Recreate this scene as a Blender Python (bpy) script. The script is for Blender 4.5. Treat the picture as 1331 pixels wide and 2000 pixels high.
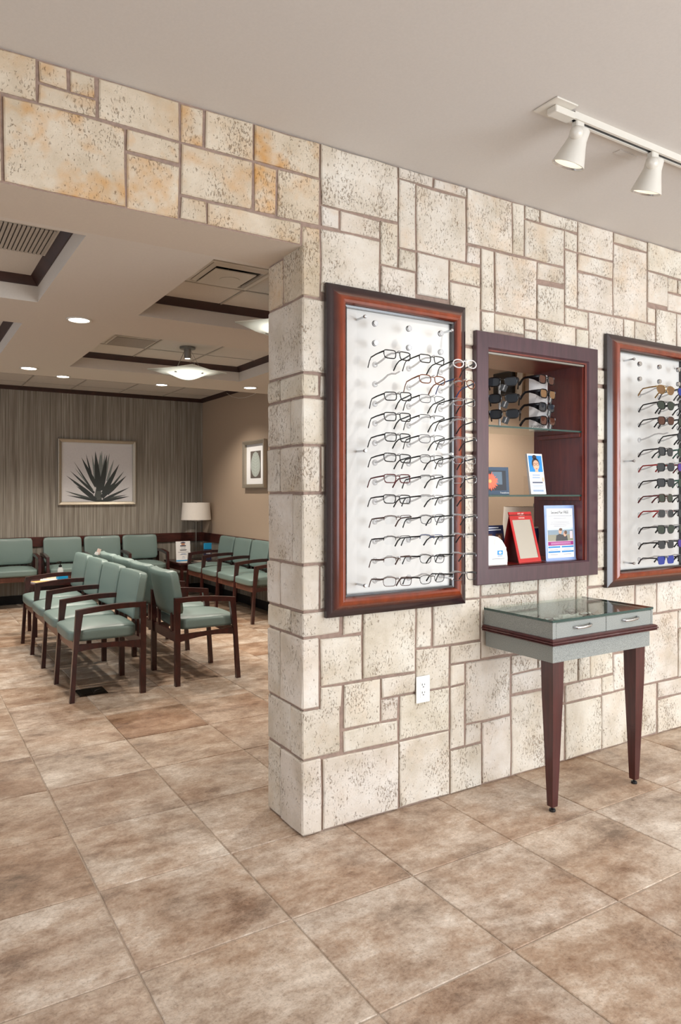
import bpy, bmesh, math, random
from mathutils import Vector, Matrix

# ------------------------------------------------------------------ clean start
for o in list(bpy.data.objects):
    bpy.data.objects.remove(o)
SC = bpy.context.scene
COL = SC.collection
R = math.radians

# ------------------------------------------------------------------ camera
YAW = 0.556
cd = bpy.data.cameras.new('camera')
cam = bpy.data.objects.new('camera', cd)
COL.objects.link(cam)
cam.location = (-1.333, -2.424, 1.340)
cam.rotation_euler = (R(90), 0, -YAW)
cd.sensor_fit = 'AUTO'
cd.sensor_width = 36.0
cd.lens = 1388.2 / 2000 * 36.0
cd.shift_y = -(1000 - 962.92) / 2000
cd.clip_start = 0.05
SC.camera = cam

# ------------------------------------------------------------------ colour management, world
SC.view_settings.view_transform = 'Standard'
SC.view_settings.look = 'None'
SC.view_settings.gamma = 1.0
SC.view_settings.use_curve_mapping = False
SC.view_settings.exposure = 0.37
SC.cycles.use_denoising = True
SC.cycles.max_bounces = 10
SC.cycles.diffuse_bounces = 6
SC.cycles.glossy_bounces = 5
SC.cycles.transparent_max_bounces = 24
SC.cycles.transmission_bounces = 8
SC.cycles.sample_clamp_indirect = 6.0
SC.cycles.caustics_reflective = False
SC.cycles.caustics_refractive = False
w = bpy.data.worlds.new('sky')
SC.world = w
w.use_nodes = True
bgn = w.node_tree.nodes['Background']
bgn.inputs[0].default_value = (0.70, 0.82, 1.0, 1)
bgn.inputs[1].default_value = 1.2


def light(name, kind, loc, energy, color=(1, 1, 1), size=None, size_y=None, target=None, spot=None, blend=0.5, spread=None):
    d = bpy.data.lights.new(name, kind)
    d.energy = energy
    d.color = color
    if kind == 'AREA':
        d.shape = 'RECTANGLE' if size_y else 'DISK'
        d.size = size
        if size_y:
            d.size_y = size_y
        if spread:
            d.spread = spread
    elif size is not None:
        d.shadow_soft_size = size
    if spot:
        d.spot_size = spot
        d.spot_blend = blend
    o = bpy.data.objects.new(name, d)
    COL.objects.link(o)
    o.location = loc
    if target is not None:
        o.rotation_euler = (Vector(target) - Vector(loc)).to_track_quat('-Z', 'Y').to_euler()
    return o


WARM = (1.0, 0.91, 0.80)
NEUTRAL = (1.0, 0.97, 0.93)
DAY = (0.90, 0.955, 1.0)
# daylight through the glazed shop front behind and beside the camera
light('daylight_rear_window', 'AREA', (2.4, -4.72, 1.25), 175, DAY, 3.9, 2.3, (2.4, 0, 1.25))
light('daylight_side_window', 'AREA', (-4.12, -2.5, 1.45), 38, (0.85, 0.93, 1.0), 2.6, 1.9, (0, -2.5, 1.45))
light('daylight_waiting_window', 'AREA', (-4.12, 3.6, 1.5), 7, (0.9, 0.95, 1.0), 3.0, 1.7, (0, 3.6, 1.3))


# ------------------------------------------------------------------ helpers: materials
def srgb(r, g, b, a=1.0):
    f = lambda c: (c / 255 / 12.92) if c / 255 <= 0.04045 else ((c / 255 + 0.055) / 1.055) ** 2.4
    return (f(r), f(g), f(b), a)


MATS = {}


def newmat(name):
    m = bpy.data.materials.new(name)
    m.use_nodes = True
    nt = m.node_tree
    b = nt.nodes['Principled BSDF']
    MATS[name] = m
    return m, nt, b


def N(nt, typ, **kw):
    n = nt.nodes.new(typ)
    for k, v in kw.items():
        if k in ('operation', 'blend_type', 'data_type', 'feature', 'noise_dimensions', 'attribute_name', 'wave_type', 'bands_direction', 'distance', 'interpolation_type'):
            setattr(n, k, v)
        else:
            n.inputs[k].default_value = v
    return n


def L(nt, a, b):
    nt.links.new(a, b)


def ramp(nt, fac, stops):
    r = nt.nodes.new('ShaderNodeValToRGB')
    e = r.color_ramp.elements
    while len(e) < len(stops):
        e.new(0.5)
    for el, (p, c) in zip(e, stops):
        el.position = p
        el.color = c
    nt.links.new(fac, r.inputs[0])
    return r.outputs[0]


def mix(nt, fac, a, b, mode='MIX'):
    n = nt.nodes.new('ShaderNodeMix')
    n.data_type = 'RGBA'
    n.blend_type = mode
    for sock, v in ((n.inputs[0], fac), (n.inputs[6], a), (n.inputs[7], b)):
        if hasattr(v, 'is_output'):
            nt.links.new(v, sock)
        else:
            sock.default_value = v
    return n.outputs[2]


def simple(name, col, rough=0.5, metal=0.0, noise=0.0, nscale=30, bump=0.0, coat=0.0, spec=0.5, stretch=None):
    m, nt, b = newmat(name)
    b.inputs['Roughness'].default_value = rough
    b.inputs['Metallic'].default_value = metal
    b.inputs['Specular IOR Level'].default_value = spec
    b.inputs['Coat Weight'].default_value = coat
    b.inputs['Coat Roughness'].default_value = 0.08
    b.inputs['Base Color'].default_value = col
    if noise or bump:
        tc = N(nt, 'ShaderNodeTexCoord')
        src = tc.outputs['Object']
        if stretch:
            mp = N(nt, 'ShaderNodeMapping')
            mp.inputs['Scale'].default_value = stretch
            L(nt, src, mp.inputs[0])
            src = mp.outputs[0]
        nz = N(nt, 'ShaderNodeTexNoise', Scale=nscale, Detail=4.0)
        L(nt, src, nz.inputs['Vector'])
        if noise:
            dark = tuple(c * (1 - noise) for c in col[:3]) + (1,)
            lite = tuple(min(1, c * (1 + noise)) for c in col[:3]) + (1,)
            L(nt, ramp(nt, nz.outputs['Fac'], [(0.3, dark), (0.7, lite)]), b.inputs['Base Color'])
        if bump:
            bp = N(nt, 'ShaderNodeBump', Strength=bump, Distance=0.01)
            L(nt, nz.outputs['Fac'], bp.inputs['Height'])
            L(nt, bp.outputs[0], b.inputs['Normal'])
    return m


def thin_glass(name, tint=(1, 1, 1, 1), refl=0.06, rough=0.02, body=None, body_fac=0.0, translucent=False):
    """clear sheet: transparent body with a Fresnel gloss, optionally a little milky or tinted"""
    m = bpy.data.materials.new(name)
    m.use_nodes = True
    nt = m.node_tree
    nt.nodes.clear()
    out = N(nt, 'ShaderNodeOutputMaterial')
    tr = N(nt, 'ShaderNodeBsdfTransparent', Color=tint)
    gl = N(nt, 'ShaderNodeBsdfGlossy', Roughness=rough)
    fr = N(nt, 'ShaderNodeFresnel', IOR=1.2 + refl * 4)
    ge = N(nt, 'ShaderNodeNewGeometry')
    fb = N(nt, 'ShaderNodeMath', operation='SUBTRACT')   # the far side of the sheet does not mirror
    fb.inputs[0].default_value = 1.0
    L(nt, ge.outputs['Backfacing'], fb.inputs[1])
    fm = N(nt, 'ShaderNodeMath', operation='MULTIPLY')
    L(nt, fr.outputs[0], fm.inputs[0])
    L(nt, fb.outputs[0], fm.inputs[1])
    mx = N(nt, 'ShaderNodeMixShader')
    L(nt, fm.outputs[0], mx.inputs[0])
    base = tr.outputs[0]
    if body is not None:
        df = N(nt, 'ShaderNodeBsdfTranslucent' if translucent else 'ShaderNodeBsdfDiffuse', Color=body)
        m2 = N(nt, 'ShaderNodeMixShader')
        m2.inputs[0].default_value = body_fac
        L(nt, tr.outputs[0], m2.inputs[1])
        L(nt, df.outputs[0], m2.inputs[2])
        base = m2.outputs[0]
    L(nt, base, mx.inputs[1])
    L(nt, gl.outputs[0], mx.inputs[2])
    L(nt, mx.outputs[0], out.inputs[0])
    MATS[name] = m
    return m


def emit(name, col, strength):
    m, nt, b = newmat(name)
    b.inputs['Base Color'].default_value = col
    b.inputs['Emission Color'].default_value = col
    b.inputs['Emission Strength'].default_value = strength
    return m


# ------------------------------------------------------------------ materials
def mat_stone():
    m, nt, b = newmat('stone')
    tc = N(nt, 'ShaderNodeTexCoord')
    oi = N(nt, 'ShaderNodeObjectInfo')
    off = N(nt, 'ShaderNodeVectorMath', operation='ADD')
    sc = N(nt, 'ShaderNodeVectorMath', operation='SCALE')
    L(nt, oi.outputs['Location'], sc.inputs[0])
    sc.inputs['Scale'].default_value = 0.0
    cmb = N(nt, 'ShaderNodeCombineXYZ')
    mul = N(nt, 'ShaderNodeMath', operation='MULTIPLY')
    mul.inputs[1].default_value = 37.0
    L(nt, oi.outputs['Random'], mul.inputs[0])
    L(nt, mul.outputs[0], cmb.inputs[0])
    L(nt, mul.outputs[0], cmb.inputs[2])
    L(nt, tc.outputs['Object'], off.inputs[0])
    L(nt, cmb.outputs[0], off.inputs[1])
    v = off.outputs[0]
    # broad tone
    n1 = N(nt, 'ShaderNodeTexNoise', Scale=5.0, Detail=5.0, Roughness=0.6)
    L(nt, v, n1.inputs['Vector'])
    tone = ramp(nt, n1.outputs['Fac'], [(0.32, srgb(194, 183, 166)), (0.5, srgb(212, 203, 190)), (0.68, srgb(223, 217, 207))])
    # warm stain, strength carried by each stone's own colour alpha
    n2 = N(nt, 'ShaderNodeTexNoise', Scale=7.0, Detail=3.0, Roughness=0.65)
    o2 = N(nt, 'ShaderNodeVectorMath', operation='ADD')
    o2.inputs[1].default_value = (11.3, 4.1, 7.7)
    L(nt, v, o2.inputs[0])
    L(nt, o2.outputs[0], n2.inputs['Vector'])
    st = ramp(nt, n2.outputs['Fac'], [(0.47, (0, 0, 0, 1)), (0.72, (1, 1, 1, 1))])
    stm = N(nt, 'ShaderNodeMath', operation='MULTIPLY')
    L(nt, st, stm.inputs[0])
    L(nt, oi.outputs['Alpha'], stm.inputs[1])
    c1 = mix(nt, stm.outputs[0], tone, srgb(205, 158, 96))
    c2 = mix(nt, 1.0, c1, oi.outputs['Color'], 'MULTIPLY')
    # pits: elongated pores and chips
    mp = N(nt, 'ShaderNodeMapping')
    mp.inputs['Scale'].default_value = (1.0, 1.0, 0.5)
    mp.inputs['Rotation'].default_value = (0, 0.5, 0)
    L(nt, v, mp.inputs[0])
    n3 = N(nt, 'ShaderNodeTexNoise', Scale=150.0, Detail=4.0, Roughness=0.62, Distortion=0.7)
    L(nt, mp.outputs[0], n3.inputs['Vector'])
    n4 = N(nt, 'ShaderNodeTexNoise', Scale=6.0, Detail=2.0)
    L(nt, v, n4.inputs['Vector'])
    ad = N(nt, 'ShaderNodeMath', operation='MULTIPLY_ADD')
    ad.inputs[1].default_value = 0.42
    L(nt, n4.outputs['Fac'], ad.inputs[0])
    L(nt, n3.outputs['Fac'], ad.inputs[2])
    pit = ramp(nt, ad.outputs[0], [(0.80, (0, 0, 0, 1)), (0.90, (1, 1, 1, 1))])
    pm = N(nt, 'ShaderNodeMath', operation='MULTIPLY')
    pm.inputs[1].default_value = 0.62
    L(nt, pit, pm.inputs[0])
    c3 = mix(nt, pm.outputs[0], c2, srgb(128, 98, 66))
    L(nt, c3, b.inputs['Base Color'])
    b.inputs['Roughness'].default_value = 0.85
    b.inputs['Specular IOR Level'].default_value = 0.2
    n5 = N(nt, 'ShaderNodeTexNoise', Scale=30.0, Detail=6.0, Roughness=0.65)
    L(nt, v, n5.inputs['Vector'])
    hs = N(nt, 'ShaderNodeMath', operation='SUBTRACT')
    L(nt, n5.outputs['Fac'], hs.inputs[0])
    L(nt, pit, hs.inputs[1])
    bp = N(nt, 'ShaderNodeBump', Strength=0.7, Distance=0.006)
    L(nt, hs.outputs[0], bp.inputs['Height'])
    L(nt, bp.outputs[0], b.inputs['Normal'])
    return m


def mat_tile():
    m, nt, b = newmat('floor_tile')
    tc = N(nt, 'ShaderNodeTexCoord')
    oi = N(nt, 'ShaderNodeObjectInfo')
    mul = N(nt, 'ShaderNodeMath', operation='MULTIPLY')
    mul.inputs[1].default_value = 91.0
    L(nt, oi.outputs['Random'], mul.inputs[0])
    cmb = N(nt, 'ShaderNodeCombineXYZ')
    L(nt, mul.outputs[0], cmb.inputs[0])
    L(nt, mul.outputs[0], cmb.inputs[1])
    off = N(nt, 'ShaderNodeVectorMath', operation='ADD')
    L(nt, tc.outputs['Object'], off.inputs[0])
    L(nt, cmb.outputs[0], off.inputs[1])
    mp = N(nt, 'ShaderNodeMapping')
    mp.inputs['Scale'].default_value = (0.85, 1.25, 1.0)
    L(nt, off.outputs[0], mp.inputs[0])
    v = mp.outputs[0]
    n1 = N(nt, 'ShaderNodeTexNoise', Scale=3.4, Detail=12.0, Roughness=0.80, Distortion=0.12)
    L(nt, v, n1.inputs['Vector'])
    n2 = N(nt, 'ShaderNodeTexNoise', Scale=2.6, Detail=4.0, Roughness=0.6)
    o2 = N(nt, 'ShaderNodeVectorMath', operation='ADD')
    o2.inputs[1].default_value = (5.3, 9.1, 2.0)
    L(nt, v, o2.inputs[0])
    L(nt, o2.outputs[0], n2.inputs['Vector'])
    base = ramp(nt, n1.outputs['Fac'], [(0.36, srgb(136, 108, 88)), (0.44, srgb(172, 147, 126)), (0.53, srgb(196, 177, 159)), (0.62, srgb(226, 216, 204))])
    grey = ramp(nt, n1.outputs['Fac'], [(0.36, srgb(132, 116, 102)), (0.47, srgb(182, 165, 149)), (0.61, srgb(226, 217, 206))])
    gm = ramp(nt, n2.outputs['Fac'], [(0.42, (0, 0, 0, 1)), (0.6, (1, 1, 1, 1))])
    c1 = mix(nt, gm, base, grey)
    n6 = N(nt, 'ShaderNodeTexNoise', Scale=20.0, Detail=10.0, Roughness=0.8)
    L(nt, v, n6.inputs['Vector'])
    bl = ramp(nt, n6.outputs['Fac'], [(0.34, (0.74, 0.70, 0.67, 1)), (0.46, (0.97, 0.96, 0.95, 1)), (0.55, (1.0, 1.0, 1.0, 1)), (0.66, (1.24, 1.24, 1.24, 1))])
    c1 = mix(nt, 1.0, c1, bl, 'MULTIPLY')
    # each tile a little lighter, darker or redder
    tint = ramp(nt, oi.outputs['Random'], [(0.0, srgb(218, 203, 190)), (0.3, srgb(245, 244, 243)), (0.55, srgb(230, 219, 208)), (0.8, srgb(245, 243, 241)), (1.0, srgb(214, 193, 175))])
    c2 = mix(nt, 1.0, c1, tint, 'MULTIPLY')
    n3 = N(nt, 'ShaderNodeTexNoise', Scale=85.0, Detail=6.0, Roughness=0.8)
    L(nt, off.outputs[0], n3.inputs['Vector'])
    sp = ramp(nt, n3.outputs['Fac'], [(0.36, (0.60, 0.57, 0.54, 1)), (0.47, (1, 1, 1, 1)), (0.66, (1.12, 1.12, 1.12, 1))])
    c3 = mix(nt, 0.8, c2, sp, 'MULTIPLY')
    L(nt, c3, b.inputs['Base Color'])
    b.inputs['Roughness'].default_value = 0.42
    b.inputs['Specular IOR Level'].default_value = 0.4
    bp = N(nt, 'ShaderNodeBump', Strength=0.12, Distance=0.003)
    L(nt, n3.outputs['Fac'], bp.inputs['Height'])
    L(nt, bp.outputs[0], b.inputs['Normal'])
    return m


def mat_profile(name, stops, rough=0.22, coat=0.5):
    """wood whose stain runs from the outer to the inner edge of the moulding (float attribute 'across')"""
    m, nt, b = newmat(name)
    at = N(nt, 'ShaderNodeAttribute', attribute_name='across')
    tc = N(nt, 'ShaderNodeTexCoord')
    nz = N(nt, 'ShaderNodeTexNoise', Scale=26.0, Detail=5.0, Roughness=0.6)
    mp = N(nt, 'ShaderNodeMapping')
    mp.inputs['Scale'].default_value = (1.0, 1.0, 0.35)
    L(nt, tc.outputs['Object'], mp.inputs[0])
    L(nt, mp.outputs[0], nz.inputs['Vector'])
    c = ramp(nt, at.outputs['Fac'], stops)
    g = ramp(nt, nz.outputs['Fac'], [(0.3, (0.72, 0.68, 0.66, 1)), (0.7, (1.2, 1.15, 1.1, 1))])
    L(nt, mix(nt, 0.8, c, g, 'MULTIPLY'), b.inputs['Base Color'])
    b.inputs['Roughness'].default_value = rough
    b.inputs['Coat Weight'].default_value = coat
    b.inputs['Coat Roughness'].default_value = 0.12
    return m


def mat_wallpaper():
    m, nt, b = newmat('wallpaper')
    tc = N(nt, 'ShaderNodeTexCoord')
    mp = N(nt, 'ShaderNodeMapping')
    mp.inputs['Scale'].default_value = (70.0, 70.0, 1.4)
    L(nt, tc.outputs['Object'], mp.inputs[0])
    n1 = N(nt, 'ShaderNodeTexNoise', Scale=1.0, Detail=3.0, Roughness=0.6)
    L(nt, mp.outputs[0], n1.inputs['Vector'])
    c = ramp(nt, n1.outputs['Fac'], [(0.3, srgb(112, 104, 94)), (0.5, srgb(142, 135, 124)), (0.7, srgb(172, 167, 156))])
    L(nt, c, b.inputs['Base Color'])
    b.inputs['Roughness'].default_value = 0.6
    bp = N(nt, 'ShaderNodeBump', Strength=0.2, Distance=0.002)
    L(nt, n1.outputs['Fac'], bp.inputs['Height'])
    L(nt, bp.outputs[0], b.inputs['Normal'])
    return m


def mat_speckle(name, base, dark, lite, scale=260.0):
    m, nt, b = newmat(name)
    tc = N(nt, 'ShaderNodeTexCoord')
    n1 = N(nt, 'ShaderNodeTexNoise', Scale=scale, Detail=2.0)
    L(nt, tc.outputs['Object'], n1.inputs['Vector'])
    L(nt, ramp(nt, n1.outputs['Fac'], [(0.34, dark), (0.48, base), (0.62, lite)]), b.inputs['Base Color'])
    b.inputs['Roughness'].default_value = 0.45
    return m


def mat_grain(name, c0, c1, rough=0.3, coat=0.3, stretch=(3, 3, 0.25), scale=22):
    m, nt, b = newmat(name)
    tc = N(nt, 'ShaderNodeTexCoord')
    mp = N(nt, 'ShaderNodeMapping')
    mp.inputs['Scale'].default_value = stretch
    L(nt, tc.outputs['Object'], mp.inputs[0])
    n1 = N(nt, 'ShaderNodeTexNoise', Scale=scale, Detail=5.0, Roughness=0.6, Distortion=0.4)
    L(nt, mp.outputs[0], n1.inputs['Vector'])
    L(nt, ramp(nt, n1.outputs['Fac'], [(0.3, c0), (0.7, c1)]), b.inputs['Base Color'])
    b.inputs['Roughness'].default_value = rough
    b.inputs['Coat Weight'].default_value = coat
    b.inputs['Coat Roughness'].default_value = 0.15
    return m


STONE = mat_stone()
TILE = mat_tile()
MORTAR = simple('mortar', srgb(150, 128, 116), 0.95, noise=0.15, nscale=60, bump=0.3)
GROUT = simple('grout', srgb(178, 162, 146), 0.9, noise=0.12, nscale=40)
CEIL = simple('ceiling_paint', srgb(204, 199, 194), 0.9, noise=0.02, nscale=120, bump=0.03)
SOFFIT = simple('soffit_paint', srgb(206, 194, 180), 0.9, noise=0.02, nscale=120, bump=0.03)
COFFER = simple('coffer_paint', srgb(208, 199, 188), 0.9, noise=0.02, nscale=120)
BEIGE = simple('beige_paint', srgb(172, 152, 132), 0.85, noise=0.02, nscale=150, bump=0.03)
ROOMWALL = simple('room_paint', srgb(205, 195, 180), 0.85, noise=0.02, nscale=150)
PAPER = mat_wallpaper()
ACOUSTIC = simple('acoustic_tile', srgb(208, 202, 194), 0.95, noise=0.05, nscale=220, bump=0.15)
TBAR = simple('ceiling_grid', srgb(178, 170, 160), 0.6, noise=0.02)
CROWN = mat_grain('dark_crown_wood', srgb(38, 18, 15), srgb(60, 29, 24), 0.5, 0.05, (1, 1, 1), 12)
RAIL = mat_grain('rail_wood', srgb(52, 22, 17), srgb(84, 38, 29), 0.35, 0.2, (0.4, 0.4, 3), 16)
CHAIRWOOD = mat_grain('chair_wood', srgb(40, 16, 15), srgb(68, 27, 24), 0.3, 0.3, (2, 2, 0.6), 20)
LITRAIL = mat_grain('seat_rail_wood', srgb(96, 58, 46), srgb(124, 80, 64), 0.4, 0.2, (2, 2, 0.6), 20)  # chair wood in a lit tan: light on the front rail put into the colour
LEGWOOD = mat_grain('table_leg_wood', srgb(54, 20, 21), srgb(78, 31, 31), 0.3, 0.3)
NICHEWOOD = mat_grain('niche_wood', srgb(54, 31, 40), srgb(74, 44, 54), 0.32, 0.5, (3, 3, 0.3), 18)
JAMBWOOD = mat_grain('niche_lining_wood', srgb(84, 28, 20), srgb(114, 44, 31), 0.35, 0.25, (3, 3, 0.3), 16)
FRAMEWOOD = mat_profile('burnished_frame_wood', [(0.0, srgb(36, 26, 30)), (0.30, srgb(52, 32, 34)), (0.44, srgb(92, 40, 26)), (0.6, srgb(134, 58, 28)), (0.8, srgb(120, 50, 28)), (0.88, srgb(84, 36, 24)), (0.92, srgb(30, 24, 26)), (1.0, srgb(44, 40, 42))])
VINYL = simple('teal_vinyl', srgb(112, 131, 126), 0.42, noise=0.03, nscale=200, bump=0.05, coat=0.05)
LAMINATE = mat_speckle('grey_laminate', srgb(132, 135, 131), srgb(108, 112, 109), srgb(152, 155, 150), 420.0)
WHITEP = simple('white_plastic', srgb(232, 232, 228), 0.4, noise=0.01)
FIXTURE = simple('white_fixture_enamel', srgb(212, 207, 197), 0.35, noise=0.01, coat=0.2)
BOARD = simple('white_board', srgb(216, 214, 210), 0.5, noise=0.01)
MOUNT = simple('cream_mat_board', srgb(216, 206, 190), 0.7, noise=0.01)
BLACK = simple('black_plastic', srgb(20, 20, 22), 0.35, noise=0.02)
BLACKGLOSS = simple('black_gloss', srgb(14, 14, 16), 0.12, noise=0.02, coat=0.5)
RUBBER = simple('black_rubber', srgb(24, 23, 23), 0.7, noise=0.05)
CHROME = simple('brushed_chrome', srgb(205, 207, 210), 0.22, 1.0, noise=0.02)
NICKEL = simple('satin_nickel', srgb(150, 146, 140), 0.38, 1.0, noise=0.02)
SILVERFRAME = simple('champagne_silver', srgb(176, 166, 150), 0.38, 0.65, noise=0.04, nscale=60)
BRONZE = simple('dark_bronze', srgb(46, 36, 28), 0.4, 0.6, noise=0.1)
WHITEPAPER = simple('white_paper', srgb(236, 236, 236), 0.6, noise=0.01)
LAMPSHADE = simple('linen_shade', srgb(226, 220, 212), 0.8, noise=0.03, nscale=120, bump=0.1)
DUCT = simple('duct_dark', srgb(46, 40, 36), 0.8, noise=0.1)
GRILLE = simple('grille_grey', srgb(176, 168, 158), 0.6, noise=0.03)
GLASS = thin_glass('clear_glass', (0.93, 0.98, 0.96, 1), 0.09)
GLASSEDGE = simple('green_glass_edge', srgb(12, 58, 55), 0.12, noise=0.05, coat=0.6)
ACRYLIC = thin_glass('clear_acrylic', (0.985, 0.985, 0.985, 1), -0.042, 0.06)
ROD = thin_glass('acrylic_rod', (0.80, 0.80, 0.80, 1), 0.12, 0.05, (0.75, 0.75, 0.75, 1), 0.35)
LENS = thin_glass('clear_lens', (0.965, 0.97, 0.975, 1), -0.03)
FROST = None
MIRROR = simple('mirror_glass', (0.86, 0.88, 0.88, 1), 0.02, 1.0, noise=0.005)


def flat(name, r, g, b_, rough=0.55):
    key = 'print_' + name
    return MATS[key] if key in MATS else simple(key, srgb(r, g, b_), rough, noise=0.03, nscale=80)


# ------------------------------------------------------------------ helpers: geometry
class MB:
    """collects shapes, builds one mesh object"""

    def __init__(self):
        self.bm = bmesh.new()

    def box(self, x0, y0, z0, x1, y1, z1, r=0.0, seg=2, mi=0):
        t = bmesh.new()
        bmesh.ops.create_cube(t, size=1.0)
        for v in t.verts:
            v.co = Vector(((x0 + x1) / 2 + v.co.x * (x1 - x0), (y0 + y1) / 2 + v.co.y * (y1 - y0), (z0 + z1) / 2 + v.co.z * (z1 - z0)))
        if r > 0:
            bmesh.ops.bevel(t, geom=t.edges[:], offset=r, segments=seg, profile=0.5, affect='EDGES')
        self.merge(t, mi)
        return self

    def merge(self, t, mi=0, mat=None):
        if mat is not None:
            bmesh.ops.transform(t, matrix=mat, verts=t.verts)
        mp = {}
        for v in t.verts:
            mp[v] = self.bm.verts.new(v.co)
        for f in t.faces:
            try:
                nf = self.bm.faces.new([mp[v] for v in f.verts])
                nf.material_index = mi
            except ValueError:
                pass
        t.free()

    def poly(self, pts, mi=0):
        f = self.bm.faces.new([self.bm.verts.new(p) for p in pts])
        f.material_index = mi
        return f

    def prism(self, pts2, d0, d1, axis='y', mi=0):
        """polygon in the plane normal to axis, extruded from d0 to d1 along it"""
        def P(a, b, d):
            return {'y': (a, d, b), 'x': (d, a, b), 'z': (a, b, d)}[axis]
        A = [self.bm.verts.new(P(a, b, d0)) for a, b in pts2]
        B = [self.bm.verts.new(P(a, b, d1)) for a, b in pts2]
        n = len(pts2)
        fs = [self.bm.faces.new(A), self.bm.faces.new(B[::-1])]
        for i in range(n):
            fs.append(self.bm.faces.new([A[i], B[i], B[(i + 1) % n], A[(i + 1) % n]]))
        for f in fs:
            f.material_index = mi
        return self

    def tube(self, path, r, n=8, flat=None, closed=False, mi=0):
        """r: number or list; flat=(ra, rb) scale across side/up"""
        path = [Vector(p) for p in path]
        m = len(path)
        rs = r if isinstance(r, (list, tuple)) else [r] * m
        rings = []
        for i, p in enumerate(path):
            a = path[(i - 1) % m] if (closed or i > 0) else p
            c = path[(i + 1) % m] if (closed or i < m - 1) else p
            t = (c - a)
            if t.length < 1e-9:
                t = Vector((0, 0, 1))
            t.normalize()
            up = Vector((0, 0, 1)) if abs(t.z) < 0.95 else Vector((0, 1, 0))
            s = t.cross(up).normalized()
            u = s.cross(t).normalized()
            fa, fb = flat if flat else (1, 1)
            rings.append([self.bm.verts.new(p + (s * math.cos(2 * math.pi * k / n) * fa + u * math.sin(2 * math.pi * k / n) * fb) * rs[i]) for k in range(n)])
        for i in range(m if closed else m - 1):
            A, B = rings[i], rings[(i + 1) % m]
            for k in range(n):
                f = self.bm.faces.new([A[k], A[(k + 1) % n], B[(k + 1) % n], B[k]])
                f.material_index = mi
        if not closed:
            self.bm.faces.new(rings[0][::-1]).material_index = mi
            self.bm.faces.new(rings[-1]).material_index = mi
        return self

    def lathe(self, prof, origin=(0, 0, 0), axis=(0, 0, 1), n=20, mi=0, cap=True):
        """prof: list of (radius, height along axis)"""
        ax = Vector(axis).normalized()
        up = Vector((0, 0, 1)) if abs(ax.z) < 0.95 else Vector((1, 0, 0))
        s = ax.cross(up).normalized()
        u = s.cross(ax).normalized()
        O = Vector(origin)
        rings = []
        for r_, h_ in prof:
            rings.append([self.bm.verts.new(O + ax * h_ + (s * math.cos(2 * math.pi * k / n) + u * math.sin(2 * math.pi * k / n)) * max(r_, 1e-5)) for k in range(n)])
        for A, B in zip(rings[:-1], rings[1:]):
            for k in range(n):
                self.bm.faces.new([A[k], A[(k + 1) % n], B[(k + 1) % n], B[k]]).material_index = mi
        if cap:
            self.bm.faces.new(rings[0][::-1]).material_index = mi
            self.bm.faces.new(rings[-1]).material_index = mi
        return self

    def mesh(self, name, mats, smooth=None):
        bmesh.ops.recalc_face_normals(self.bm, faces=self.bm.faces[:])
        me = bpy.data.meshes.new(name)
        self.bm.to_mesh(me)
        self.bm.free()
        for m in (mats if isinstance(mats, (list, tuple)) else [mats]):
            me.materials.append(m)
        if smooth:
            me.polygons.foreach_set('use_smooth', [True] * len(me.polygons))
            try:
                me.set_sharp_from_angle(angle=R(smooth if smooth is not True else 40))
            except Exception:
                pass
        return me

    def build(self, name, mats, parent=None, smooth=None, loc=None, rot=None):
        return obj(name, self.mesh(name, mats, smooth), parent, loc, rot)


def obj(name, me, parent=None, loc=None, rot=None):
    o = bpy.data.objects.new(name, me)
    COL.objects.link(o)
    if parent is not None:
        o.parent = parent
    if loc is not None:
        o.location = loc
    if rot is not None:
        o.rotation_euler = rot
    return o


def tag(o, label=None, cat=None, group=None, kind=None):
    if label:
        o['label'] = label
    if cat:
        o['category'] = cat
    if group:
        o['group'] = group
    if kind:
        o['kind'] = kind
    return o


def thing(name, label, cat, loc=(0, 0, 0), rot=(0, 0, 0), group=None):
    o = obj(name, None, None, loc, rot)
    o.empty_display_size = 0.1
    return tag(o, label, cat, group)


def struct(name, mb, mat, smooth=None):
    return tag(mb.build(name, mat, None, smooth), kind='structure')


def superbox(w_, d_, h_, n=6.0, cuts=5, deform=None):
    """rounded cushion block centred on the origin; deform(a, b, c, co) with a, b, c in -1..1"""
    t = bmesh.new()
    bmesh.ops.create_cube(t, size=2.0)
    bmesh.ops.subdivide_edges(t, edges=t.edges[:], cuts=cuts, use_grid_fill=True)
    for v in t.verts:
        a, b, c = v.co
        s = (abs(a) ** n + abs(b) ** n + abs(c) ** n) ** (-1 / n)
        a, b, c = a * s, b * s, c * s
        co = Vector((a * w_ / 2, b * d_ / 2, c * h_ / 2))
        v.co = deform(a, b, c, co) if deform else co
    return t


def textmesh(name, body, size, mat, parent, loc, rot=(R(90), 0, 0), align='CENTER', extrude=0.0002, xscale=1.0):
    cu = bpy.data.curves.new('t', 'FONT')
    cu.body = body
    cu.size = size
    cu.align_x = align
    cu.align_y = 'CENTER'
    cu.extrude = extrude
    cu.resolution_u = 2
    to = bpy.data.objects.new('t', cu)
    COL.objects.link(to)
    dg = bpy.context.evaluated_depsgraph_get()
    me = bpy.data.meshes.new_from_object(to.evaluated_get(dg))
    bpy.data.objects.remove(to)
    bpy.data.curves.remove(cu)
    me.name = name
    me.materials.clear()
    me.materials.append(mat)
    o = obj(name, me, parent, loc, rot)
    o.scale = (xscale, 1, 1)
    return o

# ================================================================== THE SETTING
ZC = 2.722          # front ceiling
HB = 2.304          # underside of the stone header and of the coffered soffit
WT = 0.309          # stone wall thickness
XL, XR_F, YF = -4.2, 4.6, -4.8
XW, YB = 2.241, 6.95   # waiting room right wall, back wall
random.seed(7)


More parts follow.
